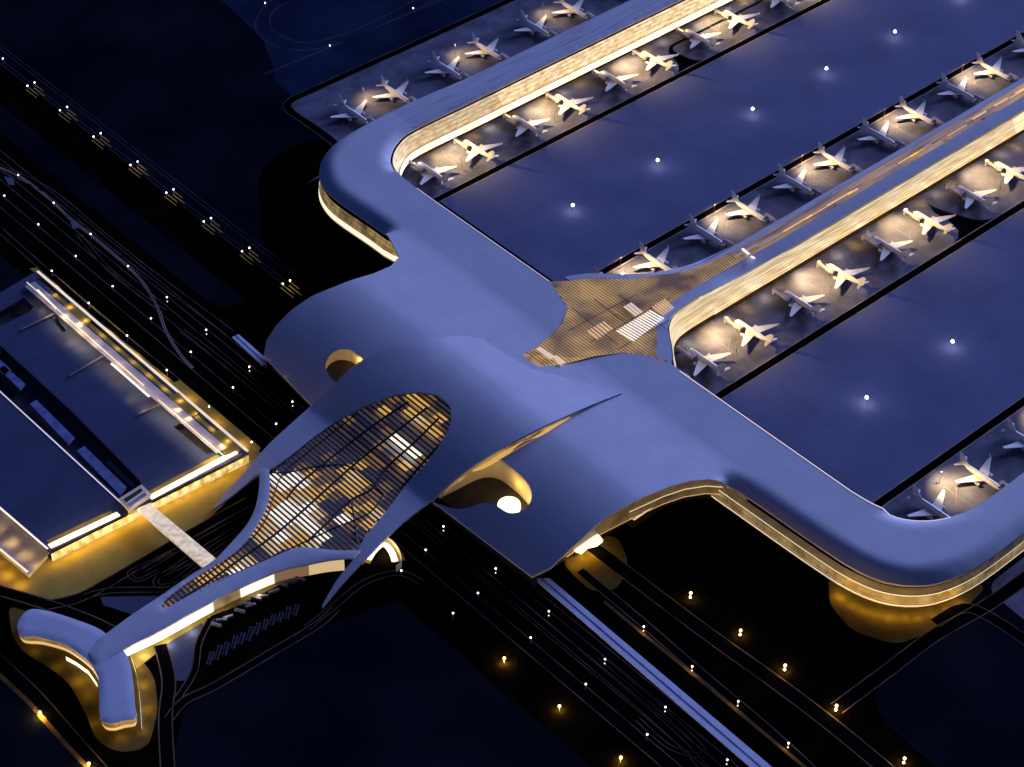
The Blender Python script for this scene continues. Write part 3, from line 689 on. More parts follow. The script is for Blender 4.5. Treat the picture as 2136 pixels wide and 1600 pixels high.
rib([(915, 872), (864, 923), (808, 974), (775, 1020), (732, 1043), (681, 1092), (639, 1131)])
rib([(892, 849), (822, 903), (760, 951), (700, 1003), (625, 1071), (569, 1118), (484, 1178), (442, 1208), (380, 1248)])
rib([(852, 838), (794, 876), (709, 940), (653, 985), (620, 1012), (597, 1041)])
rib([(938, 905), (885, 962), (835, 1020)]); rib([(745, 862), (690, 905), (640, 945), (592, 985), (572, 1030), (556, 1080), (520, 1130), (455, 1182), (392, 1228)], 1.6); rib([(800, 1030), (770, 1070), (700, 1100), (640, 1128), (560, 1165), (480, 1202), (410, 1238)], 1.6); rib([(732, 1043), (740, 1085), (745, 1130)], 2.4); rib([(545, 985), (600, 985), (665, 972), (735, 975), (800, 1030)], 1.6)
# wall under the arm, brightly lit along the drop-off
aw = [GZ(x, y, zaf) for x, y in spline(ORb[2:], 4)]
aw = inset(aw, 2.0)
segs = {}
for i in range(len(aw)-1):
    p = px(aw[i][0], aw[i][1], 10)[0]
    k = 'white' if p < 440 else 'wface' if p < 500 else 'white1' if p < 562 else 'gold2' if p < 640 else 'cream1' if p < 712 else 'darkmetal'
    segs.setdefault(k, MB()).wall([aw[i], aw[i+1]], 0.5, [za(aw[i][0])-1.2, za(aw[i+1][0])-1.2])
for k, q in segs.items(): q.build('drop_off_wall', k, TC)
al = [GZ(x, y, zaf) for x, y in spline(OLb[1:], 3)]; mb = MB(); mb.wall(inset(al, 2.0), 0.5, [za(p[0])-1 for p in al]); mb.build('back_wall', 'darkmetal', TC)
for x, y, pw in ((300, 1362, 9000), (350, 1338, 9000), (400, 1312, 8000), (470, 1275, 3500), (540, 1238, 2500)):
    light('drop_off_light', (*G(x, y, 6), 6), pw*0.8, WHITE, 2, parent=TC)
# pods
P1 = [(66, 1269), (113, 1277), (160, 1292), (197, 1306), (222, 1322), (232, 1345), (215, 1385), (207, 1412), (193, 1388), (175, 1370), (158, 1357), (131, 1341), (84, 1328), (48, 1325), (36, 1311), (42, 1287)]
P2 = [(190, 1350), (240, 1345), (257, 1356), (269, 1376), (277, 1416), (281, 1466), (284, 1495), (258, 1502), (232, 1508), (209, 1497), (207, 1440), (203, 1405), (188, 1380)]
for P, lb in ((P1, 1), (P2, 2)):
    q = [G(x, y, 15) for x, y in spline(P, 3, True)]
    if sum(q[i-1][0]*q[i][1]-q[i][0]*q[i-1][1] for i in range(len(q))) < 0: q.reverse()
    zp = lambda u, v, q=q, lb=lb: 14.5+0.3*lb-0.7*(1-min(1, polyd((u, v), q+[q[0]])/3.0))**2
    o1, r1 = shell('pod_roof', q, zp, 'podroof', TC, step=6, thick=1.6); r1.build('pod_roof_rim', 'fascia', TC)
    q2 = inset(q+[q[0]], 1.2)
    mb = MB(); mb.wall(q2, 5.5, 12.8); mb.build('pod_glazing', 'wface', TC)
    q2 = inset(q+[q[0]], 0.6)
    mb = MB(); mb.wall(q2, 4.5, 5.5); mb.build('pod_light_line', 'wline', TC)
    q2 = inset(q+[q[0]], 2.0); mb = MB(); mb.wall(q2, 0.2, 4.4); mb.build('pod_base', 'gold1', TC)
for pts in ([(138, 1374), (160, 1386), (185, 1404), (203, 1430)],):
    mb = MB(); mb.wall(GG(pts, 3), 0.4, 6.5); mb.build('entrance_screen', 'white', TC)
mb = MB(); mb.wall(GG([(274, 1372), (283, 1400), (290, 1440), (293, 1475), (296, 1520)], 3), 0.4, 5.0); mb.build('entrance_screen', 'white1', TC)
for x, y, pw in ((165, 1412, 7000), (185, 1440, 3500), (300, 1420, 7500), (306, 1470, 6500), (300, 1515, 3000), (120, 1382, 2500), (70, 1350, 2000), (250, 1530, 3000), (190, 1500, 2500), (290, 1385, 5000)):
    light('pod_light', (*G(x, y, 7.5), 7.5), pw*0.75, GOLD, 1.5, parent=TC)

# lit rotunda beside the prong tip
RT = thing('ramp_rotunda', (*G(800, 1150, 0), 0), 'round brightly lit ramp drum beside the tip of the blue roof prong', 'ramp drum')
mb = MB(); arc = spline(GG([(756, 1172), (772, 1140), (800, 1124), (826, 1142), (838, 1172), (826, 1186)], 6), 4)
mb.wall(arc, 0.3, 11); mb.build('drum_wall', 'holewall', RT)
mb = MB(); mb.ribbon(spline(GG([(760, 1172), (776, 1146), (800, 1130), (822, 1146), (834, 1170)], 2), 4), 13, 1.2); mb.build('ramp', 'paving', RT)
mb = MB(); mb.ribbon(inset(spline(GG([(768, 1168), (782, 1148), (800, 1136), (816, 1150), (824, 1172)], 6), 4), 0), 7, 6.5); mb.build('soffit_light', 'white', RT)
light('drum_light', (*G(805, 1150, 9), 9), 16000, CREAM, 3, parent=RT)

# ------------------------------------------------------------------ footbridge
FB = thing('footbridge', (*G(290, 1060, 0), 0), 'glowing cream footbridge running from the garage lobby to the blue arm', 'footbridge')
a, b = G(285, 1062, 13), G(432, 1190, 13); c, d = G(312, 1050, 13), G(458, 1172, 13)
mb = MB(); mb.prism([a, b, d, c], 9.0, 10.0); mb.build('deck', 'pale', FB)
mb = MB(); mb.prism([a, b, d, c], 10.0, 13.6); mb.build('glazed_tube', 'bridgeglow', FB)
for t in (0.25, 0.5, 0.75):
    p = ((a[0]+d[0])/2*(1-t)+(b[0]+d[0])/2*t, c[1]*(1-t)+b[1]*t); mb = MB(); mb.tube((p[0], p[1], 0), (p[0], p[1], 9), 1.0); mb.build('pier', 'pole', FB)

# ------------------------------------------------------------------ parking garage
GA = thing('parking_garage', (*G(300, 1000, 0), 0), 'large flat blue-roofed parking garage edged by glowing gold walls', 'parking garage')
Z = 14.0
gout = [G(75, 566, Z), G(515, 944, Z), G(103, 1150, Z), G(-260, 832, Z), G(-260, 766, Z)]
gout.reverse()
if sum(gout[i-1][0]*gout[i][1]-gout[i][0]*gout[i-1][1] for i in range(5)) < 0: gout.reverse()
voids = [GG(p, Z) for p in ([(75, 580), (86, 580), (134, 620), (128, 628)], [(178, 664), (190, 668), (355, 812), (350, 822), (206, 700)], [(396, 856), (404, 856), (456, 898), (448, 904)],
         [(0, 738), (0, 720), (150, 858), (290, 1000), (300, 1022), (262, 1052), (232, 1022), (-60, 760)], [(50, 620), (70, 640), (62, 650), (-20, 690), (-20, 660)], [(380, 882), (450, 942), (432, 948), (362, 890)], [(232, 742), (250, 762), (240, 768), (222, 748)], [(118, 662), (138, 690), (130, 694), (112, 668)])]
o1, r1 = shell('roof_deck', gout, lambda u, v: Z, 'garage', GA, holes=voids, step=16, thick=3.0, smooth=False); r1.build('parapet', 'garage', GA)
mb = MB(); mb.prism(gout, 1.0, 4.0); mb.build('lower_deck', 'darkmetal', GA)
S0, S1, S2 = G(103, 1150, Z), G(515, 944, Z), G(75, 566, Z)
sl_ = [S0, S1]
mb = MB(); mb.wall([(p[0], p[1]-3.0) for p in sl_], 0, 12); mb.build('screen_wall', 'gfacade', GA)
mb = MB(); p0, p1 = G(108, 1146, Z), G(252, 1078, Z)
mb.prism([(p0[0], p0[1]+1), (p1[0], p1[1]+1), (p1[0], p1[1]+7.5), (p0[0], p0[1]+7.5)], Z+0.3, Z+2.2); mb.build('parapet_light', 'strip', GA); mb = MB()
p0, p1 = G(318, 1044, Z), G(498, 948, Z); mb.prism([(p0[0], p0[1]+1), (p1[0], p1[1]+1), (p1[0], p1[1]+7.5), (p0[0], p0[1]+7.5)], Z+0.3, Z+2.2)
mb.build('parapet_light', 'strip', GA)
mb = MB(); p0, p1 = G(78, 566, Z), G(517, 942, Z); mb.ribbon([p0, p1], 3.6, Z+0.5); mb.build('parapet_light', 'wline', GA)
mb = MB(); p0, p1 = G(120, 610, Z), G(505, 940, Z); mb.ribbon([(p0[0]-5, p0[1]), (p1[0]-5, p1[1])], 5.5, Z+0.25); mb.build('rim_glow_strip', 'paving', GA)  # gold strip added on the deck to paint the glow along the rim
mb = MB(); mb.ribbon([(p_[0]*1.0, p_[1]+11.5) for p_ in (G(112, 1143, Z), G(246, 1080, Z))], 7, Z+0.2); mb.build('rim_glow_strip', 'paving', GA)
mb = MB(); mb.ribbon([(p_[0]*1.0, p_[1]+11.5) for p_ in (G(322, 1042, Z), G(470, 962, Z))], 7, Z+0.2); mb.build('rim_glow_strip', 'paving', GA)
for t in range(12):
    f = (t+0.5)/12; light('rim_light', (*G(96+395*f, 596+335*f, 19), 19), 2200, (1, .68, .26), 1.5, parent=GA)
# long pale canopy over the ramp with spur walkways
mb = MB(); mb.ribbon(GG([(62, 592), (462, 940)], 17), 14.5, 17.0); mb.ribbon(GG([(62, 592), (462, 940)], 17), 14, 16.4); mb.build('ramp_canopy', 'pale', GA)
mb = MB(); r_ = GG([(56, 590), (300, 806)], 16); mb.ribbon(r_, 1.6, 17.4); mb.ribbon(GG([(330, 835), (470, 955)], 16), 1.4, 17.4); mb.build('canopy_edge_light', 'wline', GA)
mb = MB(); mb.ribbon(GG([(232, 760), (312, 830)], 16), 2.8, 17.8); mb.build('canopy_edge_light', 'strip', GA); mb = MB(); mb.ribbon(GG([(78, 606), (118, 646)], 16), 2.2, 17.8); mb.build('canopy_edge_light', 'strip', GA)
for q in ([(118, 652), (44, 687)], [(214, 743), (146, 783)], [(334, 843), (288, 864)]):
    mb = MB(); mb.ribbon(GG(q, 16), 2.8, 16.2); mb.ribbon(GG(q, 16), 2.6, 15.6); mb.build('spur_walkway', 'standline', GA)
for q in ([(128, 640), (150, 630), (190, 668), (170, 690)], [(352, 828), (372, 818), (414, 862), (394, 872)], [(440, 905), (458, 895), (505, 935), (470, 950)]):
    mb = MB(); mb.prism(GG(q, 16.5), 15.4, 16.5); mb.build('crossing_deck', 'paving', GA)
def dspot(loc, power, col, size=130, blend=0.8, parent=None):
    o = light('lamp_light', loc, power, col, 1.0, 'SPOT', parent, spot_size=math.radians(size), spot_blend=blend); return o
for t in range(15):
    f = (t+0.5)/15; x, y = 66+392*f, 600+345*f
    dspot((*G(x-4, y, 32), 32), 4.2*[1200, 1500, 4800, 6500, 5200, 2600, 4200, 2600, 2600, 2200, 4600, 5200, 3800, 5600, 6500][t], CREAM if t % 3 else (1, .66, .3), parent=GA)
for x, y, pw in ((88, 640, 3000), (98, 652, 2200), (150, 706, 3800), (166, 720, 2600), (240, 792, 1500), (275, 826, 2600), (300, 846, 3000), (135, 655, 5000), (165, 672, 6000), (370, 850, 4000), (395, 868, 4000), (465, 925, 6000), (490, 940, 5000)):
    dspot((*G(x, y, 21), 21), pw*0.8, (1, .68, .26), 140, parent=GA)
# trench with blue rooflights, white edge line
for q in ([(-40, 712), (22, 770), (10, 782), (-50, 730)], [(38, 832), (58, 822), (152, 908), (140, 925)] if False else [(-2, 770), (8, 762), (52, 800), (42, 812)], [(62, 842), (76, 834), (155, 912), (142, 926)], [(160, 940), (176, 930), (264, 1016), (250, 1032)]):
    mb = MB(); mb.prism(GG(q, 12), 9, 12); mb.build('trench_rooflight', 'blueglass', GA)
for q in ([(96, 795), (112, 812), (106, 816), (90, 800)], [(118, 830), (176, 882), (170, 888), (112, 836)], [(228, 960), (284, 1012), (276, 1018), (222, 966)]):
    mb = MB(); mb.prism(GG(q, 12), 10, 12); mb.build('trench_rooflight', 'taxi', GA)
mb = MB(); mb.ribbon(GG([(-60, 762), (262, 1058)], Z), 1.6, Z+0.6); mb.build('trench_handrail', 'edge', GA)
# lobby
mb = MB(); mb.prism(GG([(248, 1040), (296, 1010), (316, 1032), (268, 1064)], 18), 0, 18); mb.build('lobby', 'holewall', GA)
mb = MB(); mb.prism(GG([(258, 1042), (294, 1019), (298, 1024), (264, 1048)], 18), 18, 18.7); mb.build('lobby_rooflight', 'darkmetal', GA)
mb = MB(); mb.prism(GG([(266, 1052), (302, 1028), (306, 1033), (272, 1058)], 18), 18, 18.7); mb.build('lobby_rooflight', 'blueglass', GA)
light('lobby_light', (*G(290, 1045, 28), 28), 5000, CREAM, 2, parent=GA)
# western lower terrace
W0 = GG([(103, 1152), (60, 1199), (-260, 935), (-260, 840)], 5)
mb = MB(); mb.prism(W0, 0.2, 5); mb.build('lower_terrace', 'pale', GA)
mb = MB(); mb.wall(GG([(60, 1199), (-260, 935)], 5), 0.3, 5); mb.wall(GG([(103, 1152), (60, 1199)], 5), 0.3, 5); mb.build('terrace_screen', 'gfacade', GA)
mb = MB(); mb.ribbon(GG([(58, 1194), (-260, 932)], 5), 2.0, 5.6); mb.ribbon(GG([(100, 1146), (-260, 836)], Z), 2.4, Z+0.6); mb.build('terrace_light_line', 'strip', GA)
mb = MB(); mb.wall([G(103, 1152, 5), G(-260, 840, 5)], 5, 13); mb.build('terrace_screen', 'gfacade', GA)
for x, y, pw in ((20, 1120, 3000), (50, 1145, 3000), (-10, 1090, 2500), (78, 1168, 3000), (-40, 1060, 2500)): dspot((*G(x, y, 15), 15), pw*1.6, (1, .66, .25), 140, parent=GA)
for t in range(18):
    f = (t+0.5)/18; x, y = 104+(515-104)*f, 1172+(957-1172)*f
    light('wall_washer', (*G(x, y, 8), 8), 4600, GOLD, 2, parent=GA)
for t in range(8):
    f = (t+0.5)/8; light('access_road_light', (*G(88+440*f, 566+378*f, 8), 8), 9000, GOLD, 2, parent=GA)
for t in range(4):
    f = (t+0.5)/4; light('wall_washer', (*G(55-110*f, 1222-85*f, 8), 8), 6500, GOLD, 2, parent=GA)
for a0, a1, n_ in (((120, 1132), (245, 1072), 4), ((325, 1030), (485, 948), 5)):
    for t in range(n_):
        f = (t+0.5)/n_; light('parapet_washer', (*G(a0[0]+(a1[0]-a0[0])*f, a0[1]+(a1[1]-a0[1])*f, 22), 22), 8000, (1, .70, .34), 1.5, parent=GA)

# ------------------------------------------------------------------ elbow glow, gate glow
for t in range(12):
    q_ = spline([(1748, 1232), (1790, 1258), (1840, 1274), (1890, 1279), (1945, 1272), (2000, 1248)], 4)[t*20//11]; light('forecourt_light', (*G(q_[0], q_[1]+2, 7), 7), 4200, GOLD, 2, parent=T)

# ------------------------------------------------------------------ railway canopies
def canopy(pts, z, label):
    n = thing('railway_canopy', (*G(*pts[0], 0), 0), label, 'railway canopy')
    q = GG(pts, z); mb = MB(); mb.prism(q, z-1.2, z); mb.build('roof', 'canopy', n)
    c = [((q[0][0]+q[3][0])/2, (q[0][1]+q[3][1])/2), ((q[1][0]+q[2][0])/2, (q[1][1]+q[2][1])/2)]
    L = math.hypot(c[0][0]-c[1][0], c[0][1]-c[1][1]); mb = MB(); mb.ribbon(c, 1.5, z+0.3); mb.build('ridge', 'blueglass', n)
    k = int(L/25)
    for i in range(k+1):
        t = i/k; x, y = c[0][0]*(1-t)+c[1][0]*t, c[0][1]*(1-t)+c[1][1]*t; mb = MB(); mb.tube((x, y, 0), (x, y, z-1), 0.6, n=6); mb.build('column', 'pole', n)
canopy([(1113, 1206), (1150, 1206), (1610, 1600), (1760, 1735), (1700, 1735), (1560, 1600)][0:1]+[(1700, 1718), (1750, 1718), (1146, 1206)], 9, 'long pale blue railway canopy running from the terminal to the bottom edge')
canopy([(484, 703), (548, 762), (560, 752), (498, 697)], 9, 'short pale blue railway canopy at the upper left end of the terminal')

# ------------------------------------------------------------------ aircraft
def fus(mb, L, r, n=14):
    prof = [(0, 0.05, -0.8), (0.6, 0.32, -0.6), (2, 0.6, -0.35), (4.5, 0.86, -0.12), (8, 1, 0), (L*0.66, 1, 0), (L*0.78, 0.86, 0.35), (L*0.88, 0.60, 1.0), (L*0.96, 0.30, 1.7), (L, 0.10, 2.0)]
    i0 = len(mb.v)
    for x, k, dz in prof:
        for j in range(n):
            t = 2*math.pi*j/n; mb.v.append((math.cos(t)*r*k, L/2-x, 5.2+dz+math.sin(t)*r*k))
    for a in range(len(prof)-1):
        for j in range(n): mb.f.append((i0+a*n+j, i0+a*n+(j+1) % n, i0+(a+1)*n+(j+1) % n, i0+(a+1)*n+j))
    mb.f.append(tuple(i0+j for j in range(n))); mb.f.append(tuple(i0+(len(prof)-1)*n+n-1-j for j in range(n)))
def slab(mb, pts, th):
    """tapered surface: pts = 4 (x,y,z) root-le, tip-le, tip-te, root-te"""
    i = len(mb.v)
    for p, t in zip(pts, (th, th*0.35, th*0.35, th)):
        mb.v.append((p[0], p[1], p[2]+t/2)); mb.v.append((p[0], p[1], p[2]-t/2))
    mb.f += [(i, i+2, i+4, i+6), (i+7, i+5, i+3, i+1), (i, i+1, i+3, i+2), (i+2, i+3, i+5, i+4), (i+4, i+5, i+7, i+6), (i+6, i+7, i+1, i)]
L = 62.0; rr = 3.4
def build_plane():
    t = thing('airliner', (0, 0, 0), 'x', 'airliner')
    mb = MB(); fus(mb, L, rr); f = mb.build('fuselage', 'plane', t, True)
    mb = MB(); mb.prism([(-1.7, L/2-2.2), (1.7, L/2-2.2), (2.4, L/2-3.9), (-2.4, L/2-3.9)], 6.6, 7.5); mb.build('cockpit_window', 'carglass', f)
    for s in (-1, 1):
        mb = MB(); slab(mb, [(s*2.4, 9, 4.0), (s*32, -10.0, 6.6), (s*32, -13.2, 6.6), (s*2.4, -6.0, 4.0)], 1.4)
        slab(mb, [(s*31.8, -10.4, 6.6), (s*33.0, -12.6, 9.0), (s*33.0, -13.8, 9.0), (s*31.8, -13.1, 6.6)], 0.3)
        mb.build('wing', 'plane', t)
        mb = MB(); mb.tube((s*12, 8.0, 2.8), (s*12, 6.2, 2.8), 1.9, 2.15, 12); mb.tube((s*12, 6.2, 2.8), (s*12, -0.8, 3.0), 2.15, 1.2, 12); mb.build('engine', 'engine', t, True)
        mb = MB(); slab(mb, [(s*1.0, -22.5, 6.6), (s*11, -29.0, 7.2), (s*11, -31.4, 7.2), (s*1.0, -29.5, 6.6)], 0.7); mb.build('tailplane', 'plane', t)
        mb = MB(); mb.tube((s*5.2, -2, 0.9), (s*4.2, -2, 0.9), 0.9, n=10); mb.tube((s*5.2, -4.2, 0.9), (s*4.2, -4.2, 0.9), 0.9, n=10); mb.tube((s*4.7, -3, 0.9), (s*3.4, -3, 4), 0.3, n=6); mb.build('landing_gear', 'rubber', t)
    mb = MB()
    q = [(-18.0, 8.2), (-28.5, 19.4), (-33.4, 19.4), (-30.4, 7.4)]; i = 0
    for sx in (-0.6, 0.6):
        for y, z in q: mb.v.append((sx*(1 if z < 10 else 0.4), y, z))
    mb.f = [(3, 2, 1, 0), (4, 5, 6, 7), (0, 1, 5, 4), (1, 2, 6, 5), (2, 3, 7, 6), (3, 0, 4, 7)]; mb.build('tail_fin', 'plane', t)
    mb = MB(); mb.tube((-0.5, 24, 0.6), (0.5, 24, 0.6), 0.6, n=10); mb.tube((0, 24, 0.6), (0, 24, 3.4), 0.25, n=6); mb.build('nose_gear', 'rubber', t)
    return t
def dup(root, loc, rz, label=None, group=None):
    r = root.copy(); COL.objects.link(r); r.location = loc; r.rotation_euler = (0, 0, rz)
    if label: r['label'] = label
    if group: r['group'] = group
    for ch in list(root.children):
        c = ch.copy(); COL.objects.link(c); c.parent = r
        for g_ in ch.children: d_ = g_.copy(); COL.objects.link(d_); d_.parent = c
    return r
def seen(u, v, z=5, pad=25):
    p = px(u, v, z); return -pad < p[0] < 2136+pad and -pad < p[1] < 1600+pad
def build_bridge():
    t = thing('jet_bridge', (0, 0, 0), 'x', 'jet bridge')
    mb = MB(); mb.tube((0, 0, 0), (0, 0, 8.2), 2.6, n=12); mb.build('rotunda', 'bridge', t)
    mb = MB(); mb.prism([(-1.7, 0), (1.7, 0), (1.7, -13), (-1.7, -13)], 4.4, 7.6); mb.build('inner_tunnel', 'bridge', t)
    mb = MB(); mb.prism([(-2.0, -13), (2.0, -13), (2.0, -22), (-2.0, -22)], 4.2, 8.0); mb.build('outer_tunnel', 'pale', t)
    mb = MB(); mb.prism([(-2.4, -22), (4.2, -22), (4.2, -26.5), (-2.4, -26.5)], 3.8, 8.2); mb.build('cab', 'bridge', t)
    mb = MB(); mb.prism([(-1.6, -18), (1.6, -18), (1.6, -20), (-1.6, -20)], 0, 4.2); mb.build('drive_column', 'pole', t)
    return t
rows = [('near side of the upper concourse', 284, 203, 384, 0, 5), ('near side of the middle concourse', 287, 203, -127, 0, 5),
        ('far side of the middle concourse', 294, 214, 48, math.pi, 6), ('far side of the upper concourse', 286, 210, 562, math.pi, 4), ('far side of the lower concourse', 298, 214, -476, math.pi, 1)]
first = build_plane(); usedP = False; fb = build_bridge(); usedB = False
fl_pos = []
def build_flood():
    t = thing('apron_floodlight', (0, 0, 0), 'x', 'floodlight')
    mb = MB(); mb.tube((0, 0, 0), (0, 0, 19), 0.35, 0.2, 6); mb.build('pole', 'pole', t)
    mb = MB(); mb.box(-1.1, 1.1, -0.7, 0.7, 18.6, 19.1); h = mb.build('lamp_head', 'pole', t)
    mb = MB(); mb.box(-0.9, 0.9, -0.55, 0.55, 18.45, 18.59); mb.build('lens', 'lampG', h)
    return t
ff0 = build_flood(); usedF = False
for rn, ub, ud, vc, rz, nb in rows:
    nb_i = nd_i = fi = 0
    for k in range(-1, nb+2):
        for kind, u0 in (('dim', ud), ('lit', ub)):
            uu_ = u0+172*k
            if uu_ < 180: continue
            if not (seen(uu_, vc, pad=45) or seen(uu_, vc+28) or seen(uu_, vc-28)): continue
            if kind == 'dim': nd_i += 1; lab = 'shaded dark-flanked airliner, %s from the elbow on the %s' % (ORD[nd_i-1], rn)
            else: nb_i += 1; lab = 'floodlit white airliner, %s from the elbow on the %s' % (ORD[nb_i-1], rn)
            loc = (uu_, vc, 0.1)
            if not usedP: usedP = True; first.location = loc; first.rotation_euler = (0, 0, rz); first['label'] = lab; first['group'] = 'airliners parked nose-in at the gates'
            else: dup(first, loc, rz, lab, 'airliners parked nose-in at the gates')
            sgn = 1 if rz == 0 else -1
            bl_ = 'jet bridge of the %s %s airliner, %s' % (ORD[(nd_i if kind == 'dim' else nb_i)-1], 'shaded' if kind == 'dim' else 'lit', rn)
            bloc = (uu_-8.6*sgn if rz == 0 else uu_+8.6, vc+sgn*(37.5 if rz == 0 else 49), 0.1)
            if rz and not seen(bloc[0], bloc[1]): continue
            if not usedB: usedB = True; fb.location = bloc; fb.rotation_euler = (0, 0, rz); fb['label'] = bl_; fb['group'] = 'jet bridges at the gates'
            else: dup(fb, bloc, rz, bl_, 'jet bridges at the gates')
        uf = (ud+ub)/2+172*k
        dv = {0: -12}.get(rz, 26)
        if uf > 150 and k <= nb:
            fl_pos.append((uf, vc+dv, rz, rn))
            if seen(uf, vc+dv, pad=10):
                fi += 1; lab = 'apron floodlight between airliners, %s from the elbow, %s' % (ORD[fi-1], rn)
                if not usedF: usedF = True; ff0.location = (uf, vc+dv, 0); ff0['label'] = lab; ff0['group'] = 'apron floodlights'
                else: dup(ff0, (uf, vc+dv, 0), 0, lab, 'apron floodlights')
def spot(loc, aim, power, col, size, blend=0.6):
    o = light('flood_light', loc, power, col, 1.2, 'SPOT', spot_size=math.radians(size), spot_blend=blend)
    o.rotation_euler = (Vector(aim)-Vector(loc)).to_track_quat('-Z', 'Y').to_euler()
for uf, vf, rz, rn in fl_pos:
    if rz:
        up_ = 'upper' in rn
        spot((uf+2, vf-2, 38), (uf+8, vf-18, 0), 150000 if up_ else 500000, (1.0, 0.68, 0.30), 106, 1.0)
        spot((uf, vf, 18.2), (uf, vf, 0), 26000 if up_ else 9000, (1.0, 0.64, 0.30), 130, 1.0)
    else:
        vb = 424 if vf > 0 else -78
        spot((uf+2, vb-6, 42), (uf+8, vb-38, 0), 760000, (1.0, 0.67, 0.27), 108, 1.0)
        spot((uf, vf, 18.2), (uf, vf, 0), 6000, (1.0, 0.70, 0.40), 120, 1.0)
# wall washers along the gate faces of the concourses
for base, u0 in ((417, 200), (-87, 215)):
    for k in range(26):
        uq = u0+k*34
        if seen(uq, base, pad=80): light('gate_light', (uq, base-2, 9.5), 8500, GOLD if k % 2 else CREAM, 1.0)

# stand markings
mb = MB()
for rn, ub, ud, vc, rz, nb in rows:
    for k in range(-1, nb+2):
        for u0 in (ud, ub):
            uq = u0+172*k
            if uq < 185: continue
            d = -1 if rz == 0 else 1
            mb.ribbon([(uq, vc+d*-20), (uq, vc+d*42)], 0.7, 0.16)
        um = (ub+ud)/2+172*k
        if um > 180: mb.ribbon([(um, vc-24), (um, vc+24)], 0.7, 0.16); mb.ribbon([(um-14, vc-10), (um+14, vc+12)], 0.6, 0.16)
        u2 = um+86
        if u2 > 180 and rz: mb.ribbon(rnd([(u2-30, vc+24), (u2+22, vc+24), (u2+22, vc-28)], 14)[7:14], 0.9, 0.16)
tag(mb.build('stand_markings', 'standline'), kind='structure')

# ------------------------------------------------------------------ high masts on the taxiway aprons
def build_mast(h=11):
    t = thing('light_mast', (0, 0, 0), 'x', 'light mast')
    mb = MB(); mb.tube((0, 0, 0), (0, 0, h), 0.5, 0.25, 8); mb.build('pole', 'pole', t)
    mb = MB(); mb.tube((0, 0, h-0.2), (0, 0, h+0.5), 2.6, n=12); c = mb.build('crown_ring', 'pole', t)
    mb = MB()
    for k in range(8):
        a = k*math.pi/4; mb.sphere((1.9*math.cos(a), 1.9*math.sin(a), h-0.1), 0.75, 8, 4)
    mb.sphere((0, 0, h+1.0), 1.7); mb.build('lamps', 'mast', c)
    return t
ms = build_mast(); um = False
def place(first_, flag, loc, lab, grp, rz=0):
    if not flag: first_.location = loc; first_.rotation_euler = (0, 0, rz); first_['label'] = lab; first_['group'] = grp
    else: dup(first_, loc, rz, lab, grp)
    return True
for row, lst in (('upper', [(1195, 427), (1372, 333), (1570, 226), (1724, 142), (1867, 65), (2005, -14)]), ('lower', [(1808, 828), (1987, 711)])):
    for i, (x, y) in enumerate(lst):
        p = G(x, y, 12); um = place(ms, um, (*p, 0), 'tall white light mast on the %s taxiway apron, %s from the terminal' % (row, ORD[i]), 'high light masts on the taxiway aprons')
        light('mast_light', (*p, 8.5), 2300, (1.0, 0.74, 0.80), 1.0); light('mast_light', (*p, 22), 3500, (0.8, 0.76, 1.0), 1.0)

# ------------------------------------------------------------------ street lamps
def build_lamp(m, r=1.25, h=9, two=False, m2='lowdotW'):
    t = thing('street_lamp', (0, 0, 0), 'x', 'street lamp')
    mb = MB(); mb.tube((0, 0, 0), (0, 0, h-r*0.6), 0.22, 0.15, 6); mb.build('pole', 'pole', t)
    mb = MB(); mb.sphere((0, 0, h), r, 8, 6); mb.build('lamp_head', m, t, True)
    if two: mb = MB(); mb.sphere((0, 0, 2.2), r*0.8, 8, 6); mb.build('low_glow_ball', m2, t, True)  # second glowing ball added low on the pole
    return t
def lamps(name, pts, m, lab, grp, r=1.25, two=False, power=0, col=GOLD, h=9):
    r *= 0.9; f0 = build_lamp(m, r, h, two, 'lowdotW' if m == 'lampW' else 'lampW'); fl = False
    for i, (x, y) in enumerate(pts):
        p = G(x, y, h); fl = place(f0, fl, (*p, 0), lab+', '+ORD[i]+' from the top', grp)
        if power: light('lamp_light', (p[0], p[1], max(4.0, h-r-2.4)), power, col, 0.8)
lamps('a', [(38, 365), (112, 423), (189, 488), (267, 555)], 'lampW', 'white street lamp on the curving slip road at the left', 'street lamps on the slip road', 1.2, power=60, col=(1, .8, .75))
lamps('a2', [(348, 620), (430, 688), (520, 765), (610, 838), (925, 1098), (1034, 1186), (1145, 1275), (1262, 1375), (1388, 1475), (1517, 1585)], 'lampW', 'white double street lamp in the row beside the railway canopy', 'double street lamps by the railway', 1.15, True)
lamps('b', [(9, 408), (80, 468), (158, 534), (235, 597), (315, 664), (398, 734), (486, 808), (576, 884), (888, 1147), (997, 1237), (1107, 1330), (1222, 1427), (1350, 1532)], 'lampW', 'single white street lamp on the middle of the motorway', 'street lamps on the motorway', 1.2)
lamps('c', [(108, 565), (185, 632), (265, 700), (348, 772), (436, 848), (525, 922), (837, 1190), (945, 1279)], 'lampW', 'white street lamp in line with the gold-lit garage road', 'street lamps by the garage', 1.2)
lamps('c2', [(1052, 1373), (1167, 1473), (1295, 1580)], 'lampG', 'golden lamp alone in the dark field below the terminal', 'golden lamps in the field', 1.9, power=60000, h=8)
lamps('d', [(1441, 1237), (1545, 1315), (1638, 1388), (1745, 1472), (1887, 1582)], 'lampG', 'golden double lamp on the road below the lower wing', 'golden lamps on the wing road', 1.9, True, 42000, h=9)
lamps('f', [(1343, 1307), (1444, 1390), (1540, 1463), (1645, 1550)], 'lampW', 'white double street lamp beside the amber path', 'street lamps on the amber path', 1.15, True, 2600, (1, .6, .2))
